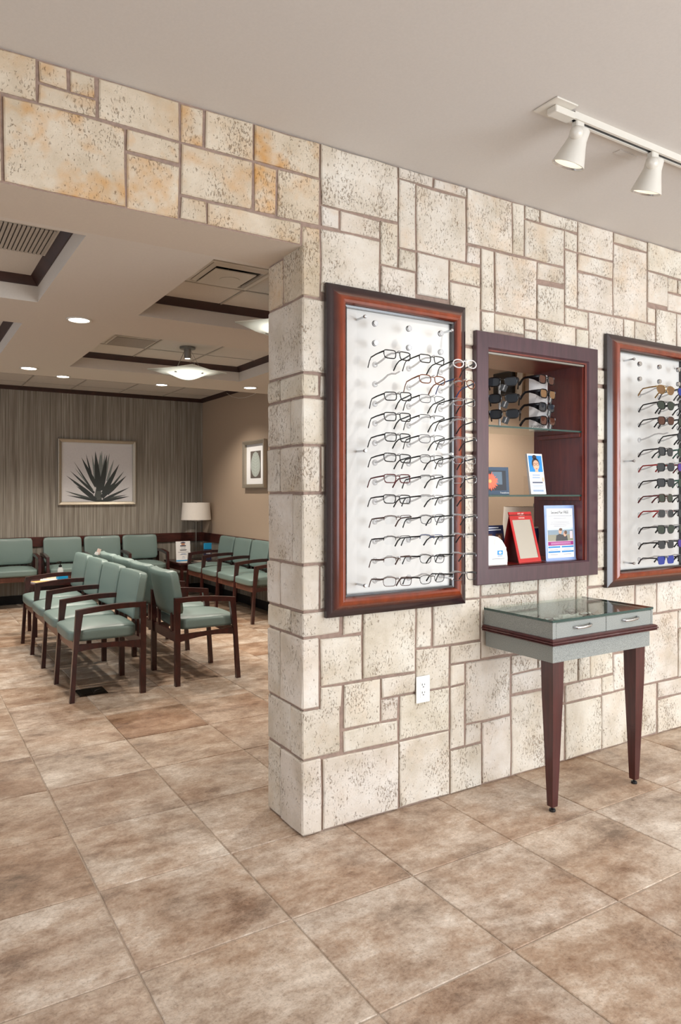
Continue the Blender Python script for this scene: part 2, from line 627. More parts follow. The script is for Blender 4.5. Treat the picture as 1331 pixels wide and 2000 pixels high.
def on_screen(x, y, z=0.0, mx=260, my=160):
    dx, dy, dz = x + 1.333, y + 2.424, z - 1.34
    fw = math.sin(YAW) * dx + math.cos(YAW) * dy
    rt = math.cos(YAW) * dx - math.sin(YAW) * dy
    if fw < 0.25:
        return False
    u, v = 665.5 + 1388.2 * rt / fw, 962.92 - 1388.2 * dz / fw
    return -mx < u < 1331 + mx and -my < v < 2000 + my


# ---- floor
floor = struct('floor', MB().box(XL - 0.12, YF - 0.12, -0.10, XR_F + 0.1, YB + 0.1, -0.004), GROUT)
TS, TX, TY, TG = 0.48, -0.2837, -0.4436, 0.0028
tile_me = MB().box(-TS / 2 + TG, -TS / 2 + TG, -0.006, TS / 2 - TG, TS / 2 - TG, 0.0, 0.0022, 1).mesh('tile', TILE)
rest = MB()
cells = []
for i in range(-8, 11):
    for j in range(-9, 16):
        cx_, cy_ = TX + (i + 0.5) * TS, TY + (j + 0.5) * TS
        if cx_ < XL + 0.25 or cx_ > XR_F - 0.25 or cy_ < YF + 0.25 or cy_ > YB - 0.1:
            continue
        if cx_ > XW + 0.2 and cy_ > 0.45:
            continue
        vis = any(on_screen(cx_ + a * TS / 2, cy_ + b * TS / 2) for a in (-1, 0, 1) for b in (-1, 0, 1))
        d = (cx_ + 1.333) ** 2 + (cy_ + 2.424) ** 2
        cells.append((not vis, d, cx_, cy_))
cells.sort()
for k, (hid, d, cx_, cy_) in enumerate(cells):
    if not hid and k < 298:
        o = obj('tile', tile_me, floor, (cx_, cy_, random.uniform(-0.0006, 0.0)))
        o.rotation_euler = (0, 0, random.choice((0, math.pi)))
    else:
        rest.box(cx_ - TS / 2 + TG, cy_ - TS / 2 + TG, -0.006, cx_ + TS / 2 - TG, cy_ + TS / 2 - TG, 0.0)
tag(rest.build('tile_field', TILE, floor), kind='stuff')

# ---- stone wall: mortar core with the opening of the display niche, and the header
NX0, NX1, NZ0, NZ1 = 0.945, 1.640, 0.985, 2.000
core = MB()
g = 0.009
core.box(g, g, 0, NX0, WT, ZC).box(NX0, g, 0, NX1, WT, NZ0).box(NX0, g, NZ1, NX1, WT, ZC).box(NX1, g, 0, XR_F, WT, ZC).box(XL, g, HB, g, WT, ZC)
core.bm.faces.ensure_lookup_table()
core.bm.normal_update()
for f in core.bm.faces:
    c = f.calc_center_median()
    if c.y > WT - 0.001:
        f.material_index = 1
    elif abs(c.z - HB) < 0.001:
        f.material_index = 2
wall = struct('wall_center', core, [MORTAR, BEIGE, SOFFIT])


def stone_slab(x0, z0, x1, z1, depth=0.03):
    """irregular slab: jittered outline, worn rim, flat face towards -Y; centred on its own origin"""
    wd, ht = x1 - x0, z1 - z0
    gap = 0.0055
    hw, hh = wd / 2 - gap, ht / 2 - gap
    nx, nz = max(1, min(3, int(wd / 0.11))), max(1, min(3, int(ht / 0.11)))
    J = 0.0032
    pts = []
    for k in range(nx):
        pts.append((-hw + 2 * hw * k / nx, -hh))
    for k in range(nz):
        pts.append((hw, -hh + 2 * hh * k / nz))
    for k in range(nx):
        pts.append((hw - 2 * hw * k / nx, hh))
    for k in range(nz):
        pts.append((-hw, hh - 2 * hh * k / nz))
    pts = [(a + random.uniform(-J, J), b + random.uniform(-J, J)) for a, b in pts]
    mb = MB()
    bm = mb.bm
    n = len(pts)
    proud = random.uniform(-0.003, 0.003)
    A = [bm.verts.new((a, depth, b)) for a, b in pts]
    Bv = [bm.verts.new((a, proud + 0.004, b)) for a, b in pts]
    Cv = []
    for a, b in pts:
        ia, ib = a - math.copysign(min(0.0045, abs(a)), a), b - math.copysign(min(0.0045, abs(b)), b)
        if abs(abs(a) - hw) > 0.006:
            ia = a
        if abs(abs(b) - hh) > 0.006:
            ib = b
        Cv.append(bm.verts.new((ia, proud + random.uniform(-0.0008, 0.0008), ib)))
    for P, Q in ((A, Bv), (Bv, Cv)):
        for i in range(n):
            bm.faces.new([P[i], P[(i + 1) % n], Q[(i + 1) % n], Q[i]])
    bm.faces.new(Cv)
    bm.faces.new(A[::-1])
    return mb


def tint_stone(o, x, z):
    warm = 0.0
    if x < 0.15 and z > HB - 0.1:
        warm = random.choice((0.35, 0.55, 0.8, 0.95))
    elif z > 2.3:
        warm = random.uniform(0.1, 0.3)
    else:
        warm = random.uniform(0.02, 0.16)
    v = random.uniform(0.93, 1.0)
    if x < 0.10 and z > HB - 0.1:        # the header is laid in a yellower stone
        o.color = (v * 0.95, v * 0.885, v * 0.79, warm)
    else:
        o.color = (v, v * random.uniform(0.985, 1.0), v * random.uniform(0.955, 1.0), warm)


STONES = [
    (-1.450,2.579,-0.960,2.722), (-0.960,2.644,-0.866,2.722), (-0.866,2.644,-0.776,2.722), (-0.960,2.579,-0.776,2.644),
    (-0.776,2.579,-0.491,2.722), (-0.491,2.579,-0.399,2.722), (-0.399,2.579,-0.207,2.722), (-0.207,2.579,0.082,2.722),
    (-1.700,2.304,-1.062,2.579), (-1.062,2.304,-0.680,2.579), (-0.680,2.495,-0.491,2.579), (-0.680,2.304,-0.491,2.495),
    (-0.491,2.393,-0.207,2.579), (-0.207,2.393,-0.110,2.579), (-0.110,2.393,0.082,2.579), (-0.491,2.304,-0.391,2.393),
    (-0.391,2.304,-0.003,2.393), (0.082,2.479,0.464,2.722), (0.464,2.673,0.655,2.722), (0.655,2.673,0.847,2.722),
    (0.464,2.380,0.559,2.673), (0.559,2.380,0.847,2.673), (0.082,2.393,0.172,2.479), (0.172,2.393,0.370,2.479),
    (0.370,2.290,0.464,2.479), (0.464,2.290,0.559,2.380), (0.082,2.132,0.370,2.393), (0.370,2.132,0.559,2.290),
    (0.559,2.190,0.745,2.380), (0.745,2.283,0.931,2.380), (0.847,2.467,1.134,2.722), (1.134,2.467,1.216,2.722),
    (0.847,2.380,0.931,2.467), (1.216,2.655,1.318,2.722), (1.318,2.655,1.592,2.722), (1.216,2.467,1.496,2.655),
    (0.931,2.180,1.018,2.467), (1.018,2.180,1.299,2.467), (1.299,2.378,1.496,2.467), (1.299,2.180,1.496,2.360),
    (0.931,2.040,1.018,2.180), (1.018,2.095,1.212,2.180), (1.212,2.121,1.299,2.180), (1.212,2.058,1.299,2.121),
    (1.299,2.073,1.582,2.180), (0.745,2.003,0.931,2.283), (1.496,2.559,1.592,2.655), (1.496,2.274,1.592,2.559),
    (1.592,2.559,1.872,2.722), (1.592,2.466,1.872,2.559), (1.592,2.274,1.872,2.466), (1.872,2.661,2.160,2.722),
    (1.872,2.274,2.160,2.661), (2.160,2.560,2.527,2.722), (2.160,2.384,2.343,2.560), (2.343,2.472,2.439,2.560),
    (2.439,2.472,2.562,2.560), (2.343,2.365,2.562,2.472), (1.496,2.180,1.678,2.274), (1.582,2.073,1.678,2.180),
    (1.678,1.985,1.959,2.274), (1.959,2.159,2.052,2.274), (2.052,2.159,2.235,2.274), (2.235,2.159,2.428,2.365),
    (2.428,2.137,2.597,2.365), (2.160,2.274,2.235,2.365), (0.760,1.900,0.931,2.003), (0.760,1.617,0.931,1.900),
    (0.760,1.519,0.931,1.617), (0.760,1.424,0.931,1.519), (0.760,0.859,0.931,1.424), (1.669,1.901,1.860,1.983),
    (1.669,1.610,1.860,1.888), (1.669,1.424,1.860,1.610), (1.669,1.140,1.860,1.424), (1.669,0.945,1.860,1.140),
    (1.669,0.854,1.860,0.945), (1.669,0.696,2.056,0.854), (0.931,0.859,1.118,0.945), (1.118,0.859,1.307,0.945),
    (1.307,0.787,1.580,0.945), (1.580,0.763,1.669,0.945), (2.056,0.671,2.248,0.845), (2.248,0.671,2.554,0.845),
    (2.120,0.288,2.444,0.671), (2.444,0.567,2.621,0.671), (2.444,0.288,2.621,0.567), (2.251,0.193,2.554,0.288),
    (2.251,0.000,2.554,0.193), (0.080,0.571,0.282,0.764), (0.183,0.764,0.282,0.886), (0.282,0.571,0.557,0.886),
    (0.557,0.665,0.649,0.886), (0.649,0.665,0.931,0.859), (0.557,0.479,0.748,0.665), (0.748,0.575,0.931,0.665),
    (0.748,0.479,0.839,0.575), (0.839,0.291,1.126,0.575), (0.080,0.474,0.186,0.571), (0.186,0.384,0.374,0.571),
    (0.374,0.479,0.557,0.571), (0.374,0.384,0.467,0.479), (0.186,0.287,0.467,0.384), (0.467,0.287,0.748,0.479),
    (0.748,0.196,0.839,0.479), (0.839,0.196,0.939,0.291), (0.939,0.000,1.126,0.291), (0.748,0.000,0.939,0.196),
    (0.467,0.000,0.748,0.287), (0.090,0.000,0.467,0.287), (0.931,0.575,1.307,0.859), (1.126,0.482,1.307,0.575),
    (1.126,0.382,1.391,0.482), (1.126,0.000,1.391,0.382), (1.391,0.288,1.497,0.382), (1.391,0.000,1.497,0.288),
    (1.307,0.482,1.391,0.575), (1.391,0.382,1.598,0.575), (1.598,0.382,1.688,0.514), (1.688,0.382,1.875,0.514),
    (1.497,0.288,1.779,0.382), (1.779,0.288,1.875,0.382), (1.497,0.000,1.779,0.288), (1.779,0.000,2.251,0.288),
    (1.875,0.288,2.120,0.490), (0.077,1.716,0.140,1.811), (0.083,1.339,0.140,1.528), (0.081,0.874,0.130,1.059),
]

# the wall goes on to the right of the picture and the header to the left
for za, zb, xx in ((0, 0.288, 2.554), (0.288, 0.567, 2.621), (0.567, 0.671, 2.621), (0.671, 0.845, 2.554), (0.845, 1.15, 2.48), (1.15, 1.42, 2.48), (1.42, 1.62, 2.48), (1.62, 1.9, 2.48), (1.9, 2.137, 2.48), (2.137, 2.365, 2.597), (2.365, 2.56, 2.562), (2.56, ZC, 2.527)):
    while xx < 3.7:
        wdt = random.uniform(0.16, 0.42)
        STONES.append((xx, za, xx + wdt, zb))
        xx += wdt
xx = -1.72
while xx > -3.3:
    wdt = random.uniform(0.22, 0.5)
    cut = HB + random.uniform(0.15, 0.26)
    STONES.append((xx - wdt, HB, xx, cut))
    STONES.append((xx - wdt, cut, xx, ZC))
    xx -= wdt
for (x0, z0, x1, z1) in STONES:
    o = stone_slab(x0, z0, x1, z1).build('stone', STONE, wall, loc=((x0 + x1) / 2, 0, (z0 + z1) / 2))
    tint_stone(o, (x0 + x1) / 2, (z0 + z1) / 2)

# quoin blocks of the pillar: (top z, width on the front, depth on the end face)
CZ = [2.387, 2.107, 1.811, 1.716, 1.528, 1.339, 1.059, 0.874, 0.774, 0.492, 0.297, 0.0]
CF = [0.086, 0.112, 0.077, 0.112, 0.083, 0.112, 0.081, 0.176, 0.079, 0.176, 0.089]
CL = [0.178, 0.309, 0.199, 0.109, 0.199, 0.091, 0.196, 0.105, 0.199, 0.105, 0.190]


def quoin(x0, y0, z0, x1, y1, z1):
    t = bmesh.new()
    bmesh.ops.create_cube(t, size=1.0)
    ctr = Vector(((x0 + x1) / 2, (y0 + y1) / 2, (z0 + z1) / 2))
    for v in t.verts:
        v.co = Vector((v.co.x * (x1 - x0), v.co.y * (y1 - y0), v.co.z * (z1 - z0)))
    bmesh.ops.bevel(t, geom=t.edges[:], offset=0.005, segments=1, affect='EDGES')
    bmesh.ops.subdivide_edges(t, edges=[e for e in t.edges if e.calc_length() > 0.07], cuts=1)
    for v in t.verts:
        v.co += Vector([random.uniform(-0.0018, 0.0018) for _ in range(3)])
    mb = MB()
    mb.merge(t)
    o = mb.build('stone', STONE, wall, loc=ctr)
    tint_stone(o, ctr.x, ctr.z)
    return o


gp = 0.0055
for i, (fx, ly) in enumerate(zip(CF, CL)):
    zt, zb = CZ[i], CZ[i + 1]
    px = random.uniform(-0.004, 0.003)
    quoin(px, px, zb + gp, fx - gp, min(ly - gp, WT), (zt if i else zt) - gp)
    if ly < 0.3:
        ztop = min(zt, HB)
        quoin(random.uniform(-0.003, 0.004), ly + gp, zb + gp, 0.16, WT + 0.002, ztop - gp)

# ---- front ceiling
struct('ceiling', MB().box(XL, YF, ZC, XR_F, WT, ZC + 0.1), CEIL)

# ---- rest of the front room (behind and beside the camera): glazed shop front
wr = MB()
wr.box(XL, YF - 0.12, -0.05, 0.4, YF, ZC).box(4.4, YF - 0.12, -0.05, XR_F, YF, ZC).box(0.4, YF - 0.12, 2.5, 4.4, YF, ZC).box(0.4, YF - 0.12, -0.05, 4.4, YF, 0.08)
struct('wall_rear', wr, ROOMWALL)
wl = MB()
wl.box(XL - 0.12, YF, -0.05, XL, -3.8, ZC).box(XL - 0.12, -1.2, 0, XL, 2.1, ZC).box(XL - 0.12, 5.1, 0, XL, YB, ZC)
wl.box(XL - 0.12, -3.8, 2.42, XL, -1.2, ZC).box(XL - 0.12, -3.8, 0, XL, -1.2, 0.5).box(XL - 0.12, 2.1, 2.25, XL, 5.1, ZC).box(XL - 0.12, 2.1, 0, XL, 5.1, 0.6)
struct('wall_left', wl, ROOMWALL)
struct('wall_far_right', MB().box(XR_F, YF, 0, XR_F + 0.1, WT, ZC), ROOMWALL)
wf = MB()
for x in (0.4, 1.38, 2.37, 3.36, 4.35):
    wf.box(x, YF - 0.09, 0.08, x + 0.05, YF - 0.03, 2.5)
wf.box(0.4, YF - 0.09, 2.45, 4.4, YF - 0.03, 2.5).box(0.4, YF - 0.09, 0.08, 4.4, YF - 0.03, 0.13)
struct('window_1', wf, SILVERFRAME)

# ---- waiting room walls
struct('wall_back', MB().box(XL, YB, -0.05, XW + 0.1, YB + 0.1, 2.72), PAPER)
struct('wall_right', MB().box(XW, WT, -0.05, XW + 0.1, YB, 2.72), BEIGE)
ra = MB()
ra.box(XL, YB - 0.02, 0.68, XW, YB, 0.80, 0.004, 1)
struct('trim_1', ra, RAIL)
rb = MB()
rb.box(XW - 0.02, WT, 0.68, XW, YB - 0.021, 0.80, 0.004, 1)
struct('trim_2', rb, RAIL)
struct('baseboard_back', MB().box(XL, YB - 0.012, -0.05, XW, YB, 0.10), RUBBER)
struct('baseboard_right', MB().box(XW - 0.012, WT, -0.05, XW, YB - 0.013, 0.10), RUBBER)
# wainscot paper under the rail of the right wall
struct('trim_3', MB().box(XW - 0.006, 4.9, 0.10, XW, YB - 0.013, 0.68), PAPER)

# ---- waiting room ceiling: coffered soffit, then a raised strip of lay-in tiles
ZT, ZS = 2.43, 2.64
gx = [XL, -2.13, -0.738, -0.23, 1.169, XW]
gy = [WT, 0.34, 1.435, 1.96, 3.265, 3.835]
cw = MB()
for i in range(5):
    for j in range(5):
        if i in (1, 3) and j in (1, 3):
            continue
        cw.box(gx[i], gy[j], HB, gx[i + 1], gy[j + 1], ZT + 0.005)
bmesh.ops.remove_doubles(cw.bm, verts=cw.bm.verts[:], dist=1e-5)
# faces shared by two neighbouring blocks
seen = {}
for f in cw.bm.faces:
    c = f.calc_center_median()
    seen.setdefault((round(c.x, 4), round(c.y, 4), round(c.z, 4)), []).append(f)
cw.box(XL, WT, ZT + 0.005, XW, 3.835, 2.72)
cw.box(XL, 3.835, ZS, XW, YB, 2.72)
ceil2 = struct('ceiling_waiting', cw, COFFER)


def acoustic(xs, ys, z, skip=(), tb=True):
    for a, b in zip(xs[:-1], xs[1:]):
        for c, d in zip(ys[:-1], ys[1:]):
            if (round((a + b) / 2, 2), round((c + d) / 2, 2)) in skip:
                continue
            MB().box(a + 0.009, c + 0.009, z - 0.006, b - 0.009, d - 0.009, z + 0.001, 0.002, 1).build('ceiling_tile', ACOUSTIC, ceil2)
    if tb:
        t = MB()
        for a in xs[1:-1]:
            t.box(a - 0.006, ys[0], z - 0.009, a + 0.006, ys[-1], z)
        for c in ys[1:-1]:
            t.box(xs[0], c - 0.006, z - 0.009, xs[-1], c + 0.006, z)
        t.build('ceiling_grid', TBAR, ceil2)


acoustic([-0.23, 0.248, 0.712, 1.169], [1.96, 2.41, 2.875, 3.265], ZT)
acoustic([-0.23, 0.235, 0.70, 1.169], [0.34, 0.60, 1.08, 1.435], ZT)
acoustic([-2.13, -1.66, -1.20, -0.738], [0.34, 0.55, 1.03, 1.435], ZT)
acoustic([-2.13, -1.66, -1.20, -0.738], [1.96, 2.41, 2.875, 3.265], ZT)
acoustic([-2.29, -1.735, -1.18, -0.625, -0.07, 0.489, 1.08, 1.655, XW], [3.835, 4.30, 4.86, 5.42, 5.98, 6.54, YB], ZS)


def rect_rails(x0, x1, y0, y1, prof, put, name, mat, parent, smooth=30, label=None):
    """four mitred rails round a rectangle; prof [(inward offset, height)]; put(a, b, h) -> point"""
    mo = max(o for o, h in prof)
    res = []
    for side in range(4):
        bm = bmesh.new()
        lay = bm.verts.layers.float.new('across')
        rows = []
        for o, h in prof:
            A = [(x0 + o, y0 + o), (x1 - o, y0 + o), (x1 - o, y1 - o), (x0 + o, y1 - o)]
            p, q = A[side], A[(side + 1) % 4]
            vs = [bm.verts.new(put(p[0], p[1], h)), bm.verts.new(put(q[0], q[1], h))]
            for v in vs:
                v[lay] = o / mo
            rows.append(vs)
        n = len(rows)
        for i in range(n - 1):
            bm.faces.new([rows[i][0], rows[i][1], rows[i + 1][1], rows[i + 1][0]])
        bm.faces.new([rows[-1][0], rows[-1][1], rows[0][1], rows[0][0]])
        bm.faces.new([r[0] for r in rows])
        bm.faces.new([r[1] for r in rows][::-1])
        bmesh.ops.recalc_face_normals(bm, faces=bm.faces[:])
        me = bpy.data.meshes.new(name)
        bm.to_mesh(me)
        bm.free()
        me.materials.append(mat)
        me.polygons.foreach_set('use_smooth', [True] * len(me.polygons))
        me.set_sharp_from_angle(angle=R(smooth))
        res.append(obj(name, me, parent))
    return res


crown_prof = [(0, 0), (0, 0.046), (0.006, 0.046), (0.012, 0.036), (0.024, 0.022), (0.034, 0.010), (0.038, 0.008), (0.038, 0)]
for (a, b, c, d) in ((-2.13, -0.738, 0.34, 1.435), (-0.23, 1.169, 0.34, 1.435), (-2.13, -0.738, 1.96, 3.265), (-0.23, 1.169, 1.96, 3.265)):
    rect_rails(a, b, c, d, crown_prof, lambda p, q, h: (p, q, ZT - h), 'crown_moulding', CROWN, ceil2)
cp2 = [(0, 0), (0, 0.052), (0.008, 0.052), (0.016, 0.04), (0.034, 0.024), (0.046, 0.012), (0.05, 0.008), (0.05, 0)]
tag(MB().prism([(YB - o, ZS - h) for o, h in cp2], XL, XW, 'x').build('trim_4', CROWN), kind='structure')
tag(MB().prism([(XW - o, ZS - h) for o, h in cp2], 3.84, YB - 0.02, 'y').build('trim_5', CROWN), kind='structure')

# ================================================================== WAITING ROOM SEATING
def side_profile():
    # depth y (front 0 .. rear .49), height z
    front = [(0.0, 0.0), (0.030, 0.0), (0.046, 0.30), (0.083, 0.562), (0.040, 0.588)]
    rear = [(0.452, 0.0), (0.488, 0.0), (0.490, 0.57), (0.452, 0.578)]
    arm_top = [(0.040 + 0.45 * t, 0.588 + 0.024 * math.sin(math.pi * min(1, t * 1.15) * 0.62) * 1.05) for t in [k / 10 for k in range(11)]]
    arm_bot = [(0.083 + 0.369 * t, 0.560 + 0.020 * math.sin(math.pi * t * 0.6)) for t in [k / 8 for k in range(9)]]
    arm_bot[-1] = (0.452, 0.577)
    arm = arm_top + [(0.490, 0.570)] + arm_bot[::-1]
    rail_top = [(0.048 + 0.405 * t, 0.368 - 0.012 * t) for t in (0, 0.5, 1)]
    rail_bot = [(0.455 - 0.408 * t, 0.288 + 0.046 * math.sin(math.pi * (0.12 + 0.62 * t))) for t in [k / 8 for k in range(9)]]
    return front, rear, arm, rail_top + rail_bot


FT = 0.032
_f, _r, _a, _s = side_profile()
LEG_F = MB().prism(_f, -FT / 2, FT / 2, 'x').mesh('leg', CHAIRWOOD)
LEG_R = MB().prism(_r, -FT / 2, FT / 2, 'x').mesh('leg', CHAIRWOOD)
ARM = MB().prism(_a, -FT / 2 - 0.002, FT / 2 + 0.002, 'x').mesh('armrest', CHAIRWOOD)
SRAIL = MB().prism(_s, -FT / 2 + 0.004, FT / 2 - 0.004, 'x').mesh('side_rail', CHAIRWOOD)


def seat_mesh(sp):
    w_ = sp - 0.036

    def df(a, b, c, co):
        z = co.z
        if c > 0:
            z += 0.020 * (1 - a * a) * (1 - 0.6 * b * b) * c
        if b < -0.3:
            z -= 0.016 * (-(b + 0.3)) * max(0, c)
        return Vector((co.x, co.y - 0.006 * (1 - a * a) * (b < 0) * abs(b), z))
    mb = MB()
    mb.merge(superbox(w_, 0.44, 0.085, 8.0, 7, df), mat=Matrix.Translation((0, 0.225, 0.418)))
    return mb.mesh('seat', VINYL, smooth=60)


def back_mesh(sp):
    w_ = sp - 0.034

    def df(a, b, c, co):
        y = co.y + 0.030 * (a * a - 0.3) * -1.0          # wraps gently round the sitter
        y -= 0.010 * (1 - a * a) * (1 - c * c) * (b < 0)
        th = 1.0 - 0.18 * (c < 0) * abs(c)
        return Vector((co.x, y * 1.0 * th, co.z))
    mb = MB()
    M = Matrix.Translation((0, 0.478, 0.638)) @ Matrix.Rotation(R(-10), 4, 'X')
    mb.merge(superbox(w_, 0.062, 0.315, 12.0, 7, df), mat=M)
    return mb.mesh('backrest', VINYL, smooth=60)


def bench(label, n, sp, loc, rotz, name='waiting_bench', cat='bench', group=None):
    t = thing(name, label, cat, loc, (0, 0, rotz), group)
    sm, bmh = seat_mesh(sp), back_mesh(sp)
    fr = MB().box(0, 0.036, 0.318, sp - FT, 0.058, 0.372).mesh('seat_rail', LITRAIL)
    rr = MB().box(0, 0.456, 0.300, sp - FT, 0.476, 0.368).mesh('seat_rail', CHAIRWOOD)
    pb = MB().box(-0.018, 0.458, 0.36, 0.018, 0.476, 0.50).mesh('back_bracket', CHAIRWOOD)
    for i in range(n + 1):
        x = i * sp
        for nm, me in (('leg', LEG_F), ('leg', LEG_R), ('armrest', ARM), ('side_rail', SRAIL)):
            obj(nm, me, t, (x, 0, 0))
    for i in range(n):
        x = (i + 0.5) * sp
        obj('seat', sm, t, (x, 0, 0))
        obj('backrest', bmh, t, (x, 0, 0))
        obj('seat_rail', fr, t, (i * sp + FT / 2, 0, 0))
        obj('seat_rail', rr, t, (i * sp + FT / 2, 0, 0))
        for dx in (-0.15, 0.15):
            obj('back_bracket', pb, t, (x + dx, 0, 0))
    return t


BG = 'teal seating in the waiting room'
bench('four-seat teal vinyl bench facing left, nearest to the stone pillar and opening', 4, 0.532, (-0.412, 4.463, 0), R(-90), group=BG)
bench('four-seat teal vinyl bench facing right, back to back with the left-facing one', 4, 0.532, (0.776, 2.360, 0), R(90), group=BG)
bench('teal bench along the beige wall under the small leaf print', 4, 0.490, (1.715, 6.170, 0), R(-90), group=BG)
bench('three-seat teal bench under the agave picture on the striped back wall', 3, 0.478, (0.145, 6.39, 0), 0, group=BG)
bench('teal bench at the far left end of the striped back wall', 2, 0.500, (-0.945, 6.40, 0), 0, group=BG)

# ---- brass floor box under the nearest bench
t = thing('floor_outlet_box', 'dark bronze floor outlet cover under the nearest teal bench', 'floor outlet', (-0.234, 2.527, 0.0))
MB().box(-0.092, -0.085, 0.0, 0.092, 0.085, 0.006, 0.002, 1).build('cover_plate', BRONZE, t)
MB().box(-0.080, -0.070, 0.0058, -0.004, 0.070, 0.0085, 0.001, 1).build('flip_lid', BRONZE, t)
MB().box(0.004, -0.070, 0.0058, 0.080, 0.070, 0.0085, 0.001, 1).build('flip_lid', BRONZE, t)
MB().tube([(0.02, -0.02, 0.0095), (0.035, -0.005, 0.0095), (0.06, 0.01, 0.0095)], 0.003, 6).build('latch', CHROME, t)


# ================================================================== END TABLES AND WHAT STANDS ON THEM
def end_table(label, loc, w_, d_, h_):
    t = thing('end_table', label, 'table', loc)
    MB().box(-w_ / 2, -d_ / 2, h_ - 0.028, w_ / 2, d_ / 2, h_, 0.004, 1).build('table_top', CHAIRWOOD, t)
    ap = MB()
    a = 0.03
    ap.box(-w_ / 2 + a, -d_ / 2 + a, h_ - 0.10, w_ / 2 - a, -d_ / 2 + a + 0.02, h_ - 0.028).box(-w_ / 2 + a, d_ / 2 - a - 0.02, h_ - 0.10, w_ / 2 - a, d_ / 2 - a, h_ - 0.028)
    ap.box(-w_ / 2 + a, -d_ / 2 + a, h_ - 0.10, -w_ / 2 + a + 0.02, d_ / 2 - a, h_ - 0.028).box(w_ / 2 - a - 0.02, -d_ / 2 + a, h_ - 0.10, w_ / 2 - a, d_ / 2 - a, h_ - 0.028)
    ap.build('apron', CHAIRWOOD, t)
    for sx in (-1, 1):
        for sy in (-1, 1):
            x, y = sx * (w_ / 2 - 0.042), sy * (d_ / 2 - 0.042)
            MB().prism([(x - 0.016, y - 0.016), (x + 0.016, y - 0.016), (x + 0.016, y + 0.016), (x - 0.016, y + 0.016)], 0, h_ - 0.028, 'z').build('leg', CHAIRWOOD, t)
    return t


ET = (1.93, 6.50, 0)
end_table('dark wood corner table under the white table lamp', ET, 0.56, 0.62, 0.46)


def lamp(label, loc, rs0, rs1, h0, h1, bx, dark=False):
    t = thing('table_lamp', label, 'lamp', loc)
    mb = MB()
    mb.lathe([(rs0, h0), (rs1, h1), (rs1 - 0.004, h1), (rs0 - 0.004, h0), (rs0, h0)], n=36, cap=False)
    mb.build('lamp_shade', LAMPSHADE, t, smooth=50)
    MB().tube([(0, 0, h1 - 0.02), (0, 0, h1 + 0.02)], 0.008, 8).build('finial', NICKEL, t)
    if dark:
        MB().lathe([(0.05, 0.0), (0.07, 0.02), (0.11, 0.14), (0.10, 0.22), (0.05, 0.30), (0.02, h0 + 0.03)], n=24).build('base', flat('navy_ceramic', 26, 34, 70, 0.15), t, smooth=60)
    else:
        MB().tube([(0, 0, 0.01), (0, 0, h1 - 0.02)], 0.007, 8).build('pole', NICKEL, t)
        mb = MB()
        mb.box(-bx, -bx, 0.012, bx, bx, 0.50, 0.003, 1)
        mb.build('glass_base', thin_glass('lamp_glass', (0.93, 0.93, 0.92, 1), 0.09), t)
        MB().box(-bx - 0.01, -bx - 0.01, 0, bx + 0.01, bx + 0.01, 0.012).build('foot', NICKEL, t)
        MB().box(-bx, -bx, 0.50, bx, bx, 0.512).build('cap', NICKEL, t)
    sp_ = MB()
    for k in range(3):
        a = k * 2 * math.pi / 3
        sp_.tube([(0, 0, h1 - 0.012), (math.cos(a) * (rs1 - 0.003), math.sin(a) * (rs1 - 0.003), h1 - 0.012)], 0.002, 5)
    sp_.build('shade_spider', NICKEL, t)
    return t


lamp('table lamp with white drum shade and clear glass base in the corner', (2.025, 6.62, 0.46), 0.198, 0.180, 0.525, 0.752, 0.045)

# tall white sign with a portrait
t = thing('tabletop_sign', 'upright white notice with small portrait standing on corner table', 'sign', (1.76, 6.36, 0.46), (R(-6), 0, 0))
MB().box(-0.095, -0.002, 0, 0.095, 0.003, 0.262).build('panel', WHITEPAPER, t)
MB().box(-0.095, 0.003, 0, 0.095, 0.07, 0.004).build('foot', ACRYLIC, t)
pr = MB()
pr.box(-0.095, -0.003, 0.008, 0.095, -0.0022, 0.024).build('blue_band', flat('sign_blue', 60, 150, 205), t)
pr = MB()
pr.prism([(0.026 * math.cos(a), 0.225 + 0.018 * math.sin(a)) for a in [k * math.pi / 6 for k in range(12)]], -0.0032, -0.0022)
pr.build('portrait', flat('portrait_skin', 190, 140, 112), t)
pr = MB()
pr.prism([(-0.04, 0.20), (0.04, 0.20), (0.036, 0.212), (-0.036, 0.212)], -0.0036, -0.0022)
pr.prism([(0.036 * math.cos(a), 0.238 + 0.016 * math.sin(a)) for a in [k * math.pi / 7 for k in range(8)]], -0.0036, -0.0022)
pr.build('dark_figure', flat('portrait_dark', 60, 60, 86), t)
for k, (z, ww, c) in enumerate(((0.188, 0.07, 0), (0.168, 0.06, 0), (0.150, 0.09, 0), (0.142, 0.08, 0), (0.122, 0.14, 0), (0.100, 0.06, 1), (0.092, 0.09, 1), (0.062, 0.03, 1), (0.046, 0.045, 1))):
    MB().box(-ww / 2, -0.0032, z, ww / 2, -0.0022, z + (0.008 if k in (2, 3) else 0.004)).build('printed_line', flat('ink_grey', 130, 130, 136) if not c else flat('ink_blue', 88, 120, 170), t)

